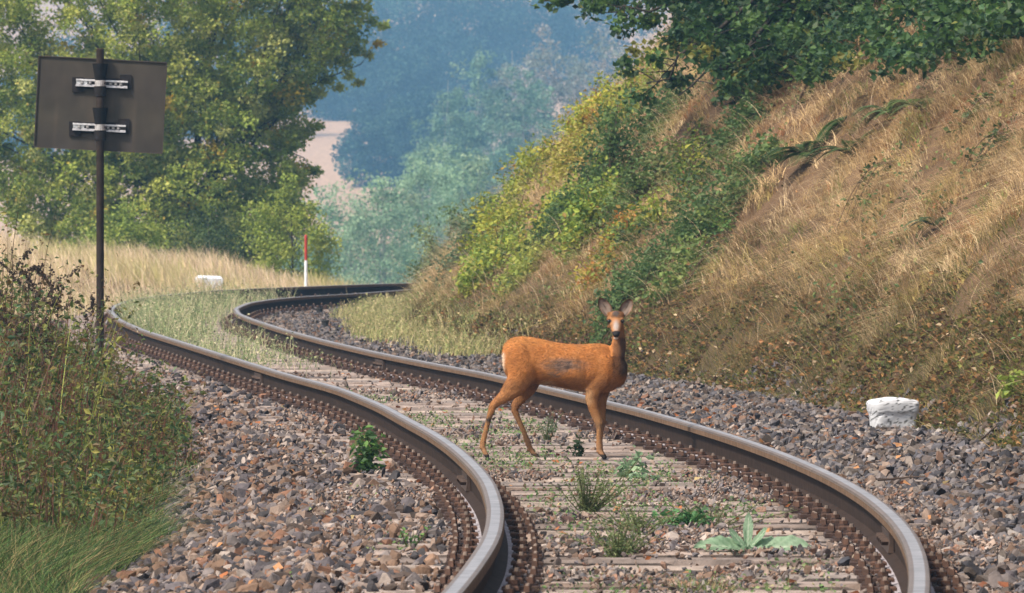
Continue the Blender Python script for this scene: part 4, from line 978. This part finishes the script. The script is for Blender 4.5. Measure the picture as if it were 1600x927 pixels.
# ------------------------------------------------------------------ white boundary stone on the right
def boundary_stone():
    Y = 46.5; s = FPX/Y; x = (1395-800)/s; z = float(H(x, Y))
    # flared post with a wider, slightly domed and chipped cap
    hh = [-.12, .0, .04, .07, .085, .10, .125, .15, .168, .178, .184]; ww = [.120, .122, .124, .127, .131, .137, .141, .142, .138, .125, .09]; dd_ = [.10, .10, .102, .105, .110, .116, .118, .118, .112, .098, .06]
    tz = np.linspace(0, len(hh)-1, 46); zz = np.interp(tz, range(len(hh)), hh); wv = np.interp(tz, range(len(hh)), ww); dv = np.interp(tz, range(len(hh)), dd_)
    nth = 72; th = np.linspace(0, 2*np.pi, nth+1)[:-1]; cs_, sn_ = np.cos(th), np.sin(th); q_ = 1/(np.abs(cs_)**9+np.abs(sn_)**9)**(1/9)
    V = np.zeros((46, nth, 3)); V[:, :, 0] = wv[:, None]*(cs_*q_)[None]; V[:, :, 1] = dv[:, None]*(sn_*q_)[None]; V[:, :, 2] = zz[:, None]+.012*(cs_*q_)[None]**2*-1*smooth((zz-.12)/.05)[:, None]
    nn_ = 1+.07*(fbm(V[:, :, 0]*14+5, V[:, :, 2]*16+V[:, :, 1]*9, 44)-.5)-.05*(fbm(V[:, :, 0]*40, V[:, :, 2]*40+V[:, :, 1]*30, 45) > .68)
    V[:, :, :2] *= nn_[:, :, None]
    id_ = np.arange(46*nth).reshape(46, nth); F = np.stack([id_[:-1], np.roll(id_, -1, 1)[:-1], np.roll(id_, -1, 1)[1:], id_[1:]], -1).reshape(-1, 4)
    top = [(id_[-1, 0], id_[-1, k], id_[-1, k+1]) for k in range(1, nth-1)]; V = V.reshape(-1, 3); a = Acc()
    nz = fbm(V[:, 0]*60+9, V[:, 2]*90+V[:, 1]*20, 8); c = np.where((nz > .70)[:, None], np.array([.10, .10, .10]), np.array([.52, .52, .54]))
    c = mixc(c, np.array([.35, .32, .28]), smooth((.03-V[:, 2])/.06)*.6)
    a.add(V, quads=F, tris=top, col=c); o = a.build('boundary_stone', M_white, smooth=True); o.location = (x, Y, CAMZ-(672-HOR)/s+.015); o.rotation_euler = (0, 0, .25)
    tag(o, 'white painted stone with flared chipped top at the foot of the right bank', 'boundary stone')
    # earth and ballast heaped in front of it
    a = Acc(); r = np.random.default_rng(9); n = 700; px = r.uniform(1290, 1600, n); y = r.uniform(Y-4.5, Y-.35, n); xx = (px-800)/(FPX/y)
    zz = H(xx, y, False)+r.uniform(0, .035, n)*smooth((y-Y+4.5)/3.5); k = xx < fF(y)+.1
    scatter(a, pr9, np.c_[xx, y, zz][k], r.uniform(.022, .045, n)[k], palette(n, STPc, STW, r)[k], r)
    return a
tag(boundary_stone().build('heaped_ballast', M_stone), 'loose stones heaped in front of the white stone', 'ballast', kind='stuff')
def far_stone():
    Y = 118.; s = FPX/Y; x = (336-800)/s; a = Acc(); z = CAMZ-(447-HOR)/s
    box(a, -.19, .19, -.12, .12, -.2, .18, (.72, .76, .82), .035)
    o = a.build('marker_stone', M_white); o.location = (x, Y-2.5, z); o.rotation_euler = (0, .04, .2)
    tag(o, 'low white block in the straw grass beyond the far bend', 'marker stone')
far_stone()
def marker_post():
    Y = 119.; s = FPX/Y; x = (478-800)/s; z0 = CAMZ-(437-HOR)/s
    root = empty('marker_post', (x, Y, z0), 'thin red and white post standing in the straw grass beyond the far bend', 'post')
    a = Acc(); hexa(a, 0, 0, -.3, (437-407)/s, .024, (.80, .80, .82), 10); a.build('white_base', M_paint, parent=root)
    a = Acc(); z1 = (437-407)/s+.002; z2 = (437-367)/s; hexa(a, 0, 0, z1, z2-.015, .023, (.38, .035, .018), 10); hexa(a, 0, 0, z2-.015, z2, .023, (.38, .035, .018), 10, .015)
    a.build('red_top', M_paint, parent=root)
marker_post()
for (px, py, lab) in [(499, 489, 'upper short black stump beside the right rail inside the far bend'), (508, 508, 'lower short black stump beside the right rail inside the far bend')]:
    Y = YDP(py); x, _, _ = at(px, py, Y); a = Acc(); hexa(a, 0, 0, -.1, .06, .042, (.02, .018, .018), 9); hexa(a, 0, 0, .058, .075, .050, (.025, .022, .02), 9, .046)
    o = a.build('iron_stump', M_iron, smooth=False); o.location = (x, Y, float(H(x, Y))+.02); tag(o, lab, 'stump', 'short black stumps by the track')

# ------------------------------------------------------------------ sign seen from behind
def sign():
    Y = 60.; s = FPX/Y; x = (156.5-800)/s; zb = float(H(x, Y)); root = empty('railway_sign', (x, Y, zb), 'dark stained rectangular sign board on a rusty pole, seen from behind', 'sign')
    Zp = lambda py: CAMZ-(py-HOR)/s-zb
    Xp = lambda px: (px-800)/s-x
    a = Acc(); hexa(a, 0, 0, -.25, Zp(77), .030, (.030, .021, .017), 14); hexa(a, 0, 0, Zp(77), Zp(76), .030, (.05, .03, .02), 14, .02)
    # moss on the pole
    pole = a.build('pole', M_rail, parent=root, smooth=False)
    # board: rolled a few degrees, folded rim
    a = Acc(); w2, h2 = .497, .352; nx_, nz_ = 40, 28
    X, Zz = np.meshgrid(np.linspace(-w2, w2, nx_), np.linspace(-h2, h2, nz_)); n1 = fbm(X*5+3, Zz*2.2, 51); n2 = fbm(X*14, Zz*3, 52)
    base = np.array([.042, .033, .026]); cc = base*(.75+.6*n2[..., None])
    cc = mixc(cc, np.array([.055, .055, .022]), smooth((np.abs(Zz-.15)/.3))*.2*n1)
    streak = smooth((vnoise(X*26, X*0, 5)-.55)/.3)*smooth((.2-Zz)/.4); cc = mixc(cc, np.array([.10, .075, .055]), streak*.6)
    cc = mixc(cc, np.array([.03, .024, .022]), smooth((-Zz-.05)/.3)*.55)
    id_ = np.arange(nx_*nz_).reshape(nz_, nx_); q = np.stack([id_[:-1, :-1], id_[:-1, 1:], id_[1:, 1:], id_[1:, :-1]], -1).reshape(-1, 4)
    a.add(np.stack([X, 0*X, Zz], -1).reshape(-1, 3), quads=q, col=cc.reshape(-1, 3))
    box(a, -w2, w2, .003, .006, -h2, h2, (.5, .5, .5)); 
    for (x0, x1, z0, z1) in ((-w2-.004, w2+.004, h2, h2+.008), (-w2-.004, w2+.004, -h2-.008, -h2), (-w2-.008, -w2-.0005, -h2, h2), (w2+.0005, w2+.008, -h2, h2)): box(a, x0, x1, -.012, .008, z0, z1, (.05, .038, .03))
    bd = a.build('board', M_signback, parent=root); cxp, czp = 156.3, 163.6
    bd.location = (Xp(cxp), .075, Zp(czp)); bd.rotation_euler = (0, math.radians(3.0), 0)
    for (px0, px1, py) in ((118, 199, 130.5), (113, 196, 199.5)):
        xa, xb = Xp(px0), Xp(px1); zc = Zp(py); a = Acc()
        L = xb-xa
        # channel rail: bright lips with a dark slot
        box(a, -L/2, L/2, -.016, .016, .014, .028, (.62, .60, .62), .003); box(a, -L/2, L/2, -.016, .016, -.030, -.012, (.55, .53, .56), .003)
        box(a, -L/2, L/2, -.004, .020, -.0119, .0139, (.03, .025, .025), .0)
        box(a, -L/2+.004, -L/2+.09, -.010, -.0045, -.010, .012, (.6, .6, .62), .001)
        for k in (-.155, -.09, .07, .11, .15): hexa(a, k, -.012, -.008, .010, .012, (.35, .33, .33), 6)
        br = a.build('bracket', M_galv, parent=root); br.location = ((xa+xb)/2, .05, zc); br.rotation_euler = (0, math.radians(2.6), 0)
        a = Acc(); hexa(a, 0, 0, -.022, .022, .042, (.50, .47, .47), 16); hexa(a, 0, 0, .022, .025, .042, (.3, .28, .28), 16, .034)
        hexa(a, .036, -.022, -.008, .010, .012, (.05, .04, .04), 6)
        cl = a.build('clamp', M_galv, parent=root); cl.location = (0, 0, zc)
        a = Acc()   # dark funnel-shaped sleeve above the clamp
        hexa(a, 0, 0, .025, .155, .040, (.012, .011, .012), 16, .062); hexa(a, 0, 0, -.10, -.022, .045, (.02, .017, .017), 16, .048)
        sv = a.build('sleeve', M_rail, parent=root); sv.location = (0, .01, zc)
        a = Acc()   # dark backing washers around the bracket ends on the board
        box(a, -L*.53, L*.53, 0, .010, -.042, .040, (.02, .017, .018), .004)
        for sg in (-1, 1):
            box(a, sg*L*.46-.045, sg*L*.46+.045, -.003, .009, -.058+.01*sg, .060+.01*sg, (.02, .017, .018), .003)
        pt = a.build('backing_pad', M_rail, parent=root); pt.location = ((xa+xb)/2, .062, zc)
sign()

# ------------------------------------------------------------------ the roe deer
def deer():
    K = 288.0; Y0 = 41.6; OX = (860-800)/K
    zg = 0.0
    def P(px, py, v=0): return np.array([(px-860)/K, v, (719-py)/K])
    parts = Acc()
    def ell(c, r, n=14, rot=None):
        u = np.linspace(0, np.pi, n); v = np.linspace(0, 2*np.pi, n*2+1)[:-1]; U, V = np.meshgrid(u, v, indexing='ij')
        p = np.stack([np.sin(U)*np.cos(V)*r[0], np.sin(U)*np.sin(V)*r[1], np.cos(U)*r[2]], -1).reshape(-1, 3)
        if rot is not None: p = p@rot.T
        m = n*2; q = [(i*m+j, i*m+(j+1) % m, (i+1)*m+(j+1) % m, (i+1)*m+j) for i in range(n-1) for j in range(m)]
        parts.add(p+np.array(c), quads=q)
    def limb(pts):       # chain of (px, py, depth, radius_x, radius_y) joined by dense ellipsoids -> smooth taper
        for (a, b) in zip(pts[:-1], pts[1:]):
            A0, B0 = P(*a[:3]), P(*b[:3]); m = max(2, int(np.linalg.norm(B0-A0)/.006))
            for t in np.linspace(0, 1, m):
                r = a[3]*(1-t)+b[3]*t; ry = (a[4] if len(a) > 4 else a[3])*(1-t)+(b[4] if len(b) > 4 else b[3])*t
                ell(A0+(B0-A0)*t, (r, ry, r), 7)
    # trunk sections: x, top row, bottom row, half width
    T = [(786, 549, 572, .022), (789, 541, 584, .050), (795, 535, 595, .072), (804, 531, 602, .088), (816, 529.5, 605, .096), (832, 531, 604.5, .094), (850, 535, 605, .098), (868, 539, 608, .110),
         (886, 541.5, 612, .119), (904, 542.5, 615.5, .120), (920, 541.5, 618, .112), (936, 540.5, 618.5, .098), (950, 543.5, 617, .094), (960, 549, 613, .078), (969, 557, 605, .062), (976, 566, 596, .044), (980, 573, 588, .022)]
    n = 28; V = []
    T = np.array(T, float); tt = np.linspace(0, len(T)-1, 70); Ti = np.stack([np.interp(tt, np.arange(len(T)), T[:, k]) for k in range(4)], -1)
    for (x, t, b, hw) in Ti:
        c = P(x, (t+b)/2); hh = (b-t)/2/K
        for j in range(n):
            th = 2*math.pi*j/n; sq = math.cos(th); 
            ww = hw*(1-.12*(math.sin(th)))     # slightly pear-shaped: fuller below
            V.append((c[0], ww*sq, c[2]+hh*math.sin(th)))
    m = len(Ti); q = [(i*n+j, i*n+(j+1) % n, (i+1)*n+(j+1) % n, (i+1)*n+j) for i in range(m-1) for j in range(n)]
    parts.add(V, quads=q, tris=[(0, j+1, j) for j in range(1, n-1)]+[((m-1)*n, (m-1)*n+j, (m-1)*n+j+1) for j in range(1, n-1)])
    # thigh (near = camera side is -y)
    limb([(812, 562, -.060, .075, .045), (818, 585, -.068, .080, .046), (808, 604, -.070, .062, .040), (793, 619, -.070, .040, .030), (778, 630, -.070, .026, .021), (770, 638, -.070, .0215, .018), (768, 645, -.070, .019, .016)])
    limb([(768, 645, -.070, .019, .016), (764, 657, -.068, .0155, .0145), (759, 677, -.066, .0138, .013), (755, 694, -.064, .0165, .015), (754, 701, -.064, .0165, .015), (758, 711, -.066, .0135, .013)])
    limb([(757, 709, -.073, .013, .010), (761, 716.5, -.080, .0125, .008)]); limb([(757, 709, -.057, .013, .010), (762, 716.5, -.054, .0125, .008)])
    ell(P(751.5, 703, -.064), (.008, .016, .008), 7)
    # far hind
    limb([(822, 570, .055, .075, .045), (828, 592, .060, .070, .042), (824, 610, .062, .050, .034), (813, 628, .062, .030, .024), (805, 638, .062, .0225, .018), (804, 646, .062, .019, .016), (810, 660, .064, .0155, .0145),
          (819, 680, .066, .0135, .013), (826, 700, .068, .0165, .0145), (829, 706, .068, .0155, .014), (834, 714, .068, .0135, .013)])
    limb([(833, 712, .060, .012, .010), (840, 719.5, .056, .012, .008)]); limb([(833, 712, .076, .012, .010), (841, 719.5, .080, .012, .008)])
    ell(P(825, 708, .068), (.008, .016, .008), 7)
    # near front
    limb([(944, 572, -.062, .056, .034), (938, 595, -.070, .060, .036), (927, 612, -.068, .044, .032), (924, 626, -.064, .035, .027), (927, 642, -.060, .028, .023), (932, 655, -.058, .0245, .021), (935.5, 664, -.057, .0235, .021),
          (936, 672, -.057, .0165, .016), (935.5, 690, -.056, .0150, .0145), (936, 704, -.056, .0180, .0165), (938, 711, -.056, .0155, .015)])
    limb([(938, 710, -.064, .013, .010), (943, 718, -.072, .0125, .008)]); limb([(938, 710, -.048, .013, .010), (945, 718, -.044, .0125, .008)])
    ell(P(933, 709, -.056), (.008, .016, .008), 7)
    # far front, slightly behind
    limb([(950, 580, .055, .050, .034), (946, 602, .058, .045, .030), (941, 620, .058, .034, .026), (940, 636, .056, .026, .022), (940, 652, .055, .0225, .020), (940, 664, .054, .0225, .020),
          (939, 674, .054, .016, .0155), (937.5, 692, .053, .0145, .014), (937.5, 704, .052, .0175, .016), (939, 711, .052, .015, .0145)])
    limb([(939, 710, .044, .013, .010), (944, 718, .038, .0125, .008)]); limb([(939, 710, .060, .013, .010), (945, 718, .066, .0125, .008)])
    # brisket and shoulders
    ell(P(963, 585, 0), (.060, .062, .085), 12); ell(P(950, 565, 0), (.075, .070, .065), 12)
    # neck
    limb([(954, 578, 0, .066, .062), (961, 562, -.002, .053, .050), (966, 547, -.006, .0415, .042), (967, 533, -.010, .0350, .040), (966, 520, -.010, .0325, .040), (964, 508, -.012, .0345, .044)])
    # head looks at the camera
    ell(P(962, 500, -.018), (.0425, .055, .036), 12); ell(P(962, 507, -.035), (.0405, .048, .034), 12)
    for a_, b_ in (((962, 509, -.060), (962, 523.5, -.118)),):
        A0, B0 = P(*a_), P(*b_)
        for t in np.linspace(0, 1, 14): ell(A0+(B0-A0)*t, (.036-.0140*t, .030-.008*t, .031-.0125*t), 8)
    ell(P(962, 526.5, -.128), (.0195, .018, .0135), 8); ell(P(962, 532, -.105), (.0150, .024, .0085), 8); ell(P(962, 528, -.06), (.017, .045, .014), 8)
    for sg in (-1, 1):
        ell(P(962+sg*6.8, 511, -.030), (.0175, .034, .026), 8)        # cheek
        ell(P(962+sg*9.2, 502.5, -.052), (.0125, .016, .0085), 8)      # brow
        ell(P(962+sg*9.0, 496, -.012), (.014, .018, .017), 8)          # ear base
    tmp = parts.build('tmp', M_fur)
    md = tmp.modifiers.new('r', 'REMESH'); md.mode = 'VOXEL'; md.voxel_size = .0042; md.use_smooth_shade = True
    sm = tmp.modifiers.new('s', 'SMOOTH'); sm.factor = .6; sm.iterations = 7
    dg = bpy.context.evaluated_depsgraph_get(); dg.update(); em = tmp.evaluated_get(dg).to_mesh()
    V = np.empty(len(em.vertices)*3, np.float32); em.vertices.foreach_get('co', V); V = V.reshape(-1, 3)
    Nn = np.empty(len(em.vertices)*3, np.float32); em.vertices.foreach_get('normal', Nn); Nn = Nn.reshape(-1, 3)
    F = [tuple(p.vertices) for p in em.polygons]
    qx = V[:, 0]*K+860; qy = 719-V[:, 2]*K; g = lambda x0, y0, rx, ry: np.exp(-((qx-x0)/rx)**2-((qy-y0)/ry)**2)
    side = smooth((np.abs(V[:, 1])-.02)/.04)*np.sign(V[:, 1])*-1
    dent = .016*g(838, 590, 9, 16)+.010*g(843, 560, 12, 14)+.008*g(914, 590, 5, 20)+.009*g(948, 558, 7, 16)-.006*g(928, 590, 9, 20)-.005*g(816, 575, 16, 20)-.006*g(885, 590, 22, 14)
    for rx_ in range(866, 910, 7): dent += .0016*g(rx_, 578, 1.8, 22)
    V[:, 1] += (dent*side).astype(np.float32)*(qy < 625)
    tri = [f for f in F if len(f) == 3]; qd = [f for f in F if len(f) == 4]
    tmp.evaluated_get(dg).to_mesh_clear(); bpy.data.objects.remove(tmp)
    PX = V[:, 0]*K+860; PY = 719-V[:, 2]*K; D_ = V[:, 1]
    c = np.tile(np.array([.43, .162, .042]), (len(V), 1))
    def mix(col, m):
        nonlocal c
        c = mixc(c, np.array(col), np.clip(m, 0, 1))
    body = smooth((960-PX)/10)
    nz = fbm(PX/9, PY/6, 3); nf = fbm(PX/3.2, PY/1.6, 4)
    mix((.50, .215, .06), smooth((550-PY)/12)*.6*body)  # back coloured brighter, painted light from above
    mix((.27, .12, .045), smooth((PY-585)/22)*.7)                                       # lower flank darkened in the coat colour for shade; legs browner
    mix((.20, .13, .10), smooth(1.25-np.hypot((PX-882)/40, (PY-574)/13))*smooth((nz-.2)/.3)*.9)
    st = fbm((PX+PY*.5)/5, (PY-PX*.25)/1.3, 24); mix((.095, .058, .042), smooth(1.25-np.hypot((PX-882)/36, (PY-573)/11))*smooth((st-.42)/.12)*1.1)   # rough grey patches on the flank
    mix((.11, .08, .065), smooth(1.2-np.hypot((PX-868)/16, (PY-588)/7))*smooth((nf-.25)/.4)*1.1)
    mix((.30, .13, .04), smooth((fbm(PX/7, PY/14, 15)-.45)/.25)*.35*body)
    mix((.50, .34, .19), smooth(1-np.hypot((PX-856)/20, (PY-603)/8))*.8*smooth((nf-.2)/.4))                # pale groin
    mix((.78, .66, .52), smooth((792-PX)/6)*smooth((596-PY)/12)*smooth((PY-550)/8)*.8)                     # rump edge
    mix((.44, .27, .14), smooth((PY-608)/10)*smooth((PX-848)/10)*smooth((930-PX)/8)*.5*smooth((640-PY)/10))
    leg = smooth((PY-640)/20)
    mix((.30, .155, .065), leg*.7); mix((.04, .028, .02), smooth(1-np.hypot((PX-764)/10, (PY-659)/6.5))*1.4*(D_ < 0))
    mix((.24, .13, .07), smooth((PY-690)/15)*.5)
    mix((.018, .014, .012), smooth((PY-712.0)/2.5))
    mix((.13, .085, .05), smooth((PX-922)/6)*smooth(1-np.abs(PY-668)/9)*.5)
    # neck and chest: dark brown front side
    nk = smooth((PX-955)/5)*smooth((PY-519)/6)*smooth((600-PY)/16)
    mix((.10, .050, .026), nk*(.70+.35*smooth((PX-964)/8)))
    mix((.06, .035, .022), smooth(1-np.hypot((PX-976)/9, (PY-573)/14))*.9)
    far = smooth((D_-.02)/.03)*smooth((PY-600)/10); mix((.13, .07, .035), far*.35)  # far legs darkened, shade put into the coat colour
    # face
    hd = (PY < 538) & (np.abs(PX-962) < 22) & (D_ < .03)
    hf = hd*1.0
    mix((.27, .12, .045), hf*smooth((534-PY)/5)*.9)
    mix((.085, .06, .05), hf*smooth(1-np.hypot((PX-962)/8.5, (PY-494)/7))*1.7*smooth((-D_-.0)/.02))
    mix((.31, .25, .22), hf*smooth(1-np.hypot((PX-962)/7.5, (PY-513)/13))*1.3*(D_ < -.03))
    mix((.012, .010, .010), hf*smooth(1.25-np.hypot((PX-962)/8.2, (PY-525.5)/5.0))*3*(D_ < -.10))
    mix((.62, .56, .50), hf*smooth(1-np.hypot((PX-962)/8, (PY-533)/3.0))*2.0*(D_ < -.08))
    for sg in (-1, 1):
        mix((.52, .46, .42), hf*smooth(1-np.hypot((PX-962-sg*7)/2.2, (PY-530)/3))*1.6*(D_ < -.09))
        mix((.03, .02, .018), hf*smooth(1.2-np.hypot((PX-962-sg*10.8)/4.4, (PY-505.8)/3.2))*2.5*(D_ < -.02))
    B = Acc(); B.add(V, tris=tri if tri else None, quads=qd if qd else None, col=c)
    # ears: cupped, leaf shaped shells rooted in the skull
    def ear(sg, base, tip, wd):
        A0, B0 = P(*base), P(*tip); ax = B0-A0; L = np.linalg.norm(ax); ax /= L
        out = np.array([sg*1., 0, 0]); out -= ax*np.dot(out, ax); out /= np.linalg.norm(out); fr = np.cross(ax, out)
        if fr[1] > 0: fr = -fr           # fr points to the camera
        nu, nv = 14, 13; VV = []; CC = []
        for sh in (0, 1):
            for i in range(nu):
                t = i/(nu-1); w_ = wd*(math.sin(math.pi*(t*.90+.085))**.62)*(1 if t < .96 else .55)
                for j in range(nv):
                    a = (j/(nv-1)*2-1); ang = a*1.25
                    p = A0+ax*L*t+out*(math.sin(ang)*w_/2*1.05)+(-fr)*(math.cos(ang)*w_*.30-w_*.05)+fr*(.0)+(-fr)*.004*sh*(1-abs(a))
                    VV.append(p)
                    edge = abs(a) > .78 or t > .9
                    inner = np.array((.16, .11, .085))*(1+.5*math.sin(5*a+9*t)) if not edge else np.array((.14, .075, .04))
                    if not edge and abs(a) < .55 and .15 < t < .7 and (j % 3): inner = np.array((.20, .15, .12))
                    CC.append(inner if sh == 0 else np.array((.19, .10, .05)))
        id_ = np.arange(nu*nv); q = []
        for i in range(nu-1):
            for j in range(nv-1):
                k = i*nv+j; q.append((k, k+1, k+nv+1, k+nv)); k2 = k+nu*nv; q.append((k2, k2+nv, k2+nv+1, k2+1))
        for i in range(nu-1):
            for j in (0, nv-1): k = i*nv+j; q.append((k, k+nv, k+nv+nu*nv, k+nu*nv))
        B.add(VV, quads=q, col=np.array(CC))
    ear(-1, (953.5, 498, -.012), (936.5, 470, -.012), .066); ear(1, (970.5, 498, -.012), (986.5, 471.5, -.010), .064)
    body_o = B.build('roe_deer', M_fur, smooth=True); body_o.location = (OX, Y0, zg)
    tag(body_o, 'orange-brown roe deer standing between the rails, head turned to the camera', 'deer')
    for sg in (-1, 1):
        a = Acc(); u = np.linspace(0, np.pi, 9); v = np.linspace(0, 2*np.pi, 17)[:-1]; U, W_ = np.meshgrid(u, v, indexing='ij')
        pts = np.stack([np.sin(U)*np.cos(W_)*.0095, np.sin(U)*np.sin(W_)*.010, np.cos(U)*.0085], -1).reshape(-1, 3)
        a.add(pts, quads=[(i*16+j, i*16+(j+1) % 16, (i+1)*16+(j+1) % 16, (i+1)*16+j) for i in range(8) for j in range(16)])
        e = a.build('eye', M_eye, parent=body_o, smooth=True); e.location = P(962+sg*10.8, 505.8, -.062)
    # short coat: fine hairs lying towards the tail, a part of its own
    rng = np.random.default_rng(5); fa = np.array([f[:3] for f in F]); 
    keep = rng.integers(0, len(fa), 60000); A_, B_, C_ = V[fa[keep, 0]], V[fa[keep, 1]], V[fa[keep, 2]]
    w_ = rng.dirichlet((1, 1, 1), len(keep)); Q = A_*w_[:, :1]+B_*w_[:, 1:2]+C_*w_[:, 2:]
    nn = Nn[fa[keep, 0]]; cc = c[fa[keep, 0]]*rng.uniform(.55, 1.45, (len(keep), 1))
    py = 719-Q[:, 2]*K; px = Q[:, 0]*K+860
    k = (py < 700) & ~((np.abs(px-962) < 9) & (py > 498) & (py < 538)); Q, nn, cc, py, px = Q[k], nn[k], cc[k], py[k], px[k]
    flow = np.stack([-1+0*px, 0*px, -.35+0*px], -1); lg = (py > 612) | ((px > 955) & (py < 560)); flow[lg] = (0, 0, -1)
    flow = flow-nn*(flow*nn).sum(1, keepdims=True); flow /= np.linalg.norm(flow, axis=1)[:, None]+1e-6
    L = rng.uniform(.010, .022, len(Q))*np.where(lg, .6, 1); d = (flow*.93+nn*.30+rng.normal(0, .12, Q.shape)); d /= np.linalg.norm(d, axis=1)[:, None]
    sd = np.cross(d, nn); sd /= np.linalg.norm(sd, axis=1)[:, None]+1e-6; sd *= .0011
    VV = np.stack([Q-sd-nn*.001, Q+sd-nn*.001, Q+d*L[:, None]], 1).reshape(-1, 3)
    a = Acc(); a.add(VV, tris=np.arange(len(VV)).reshape(-1, 3), col=np.repeat(cc, 3, 0)); a.build('coat', M_fur, parent=body_o)
deer()

# ------------------------------------------------------------------ haze
def haze():
    a = Acc(); box(a, -640, 640, -90, 1740, -16, 66, (1, 1, 1))
    m = bpy.data.materials.new('haze_air'); m.use_nodes = True; N = m.node_tree.nodes; N.clear()
    out = N.new('ShaderNodeOutputMaterial'); v = N.new('ShaderNodeVolumePrincipled'); v.inputs['Density'].default_value = .00050
    v.inputs['Color'].default_value = (.28, .59, .95, 1); v.inputs['Anisotropy'].default_value = .1
    m.node_tree.links.new(v.outputs[0], out.inputs['Volume'])
    o = a.build('haze', m); tag(o, kind='stuff')
haze()
print('objects', len(bpy.data.objects))
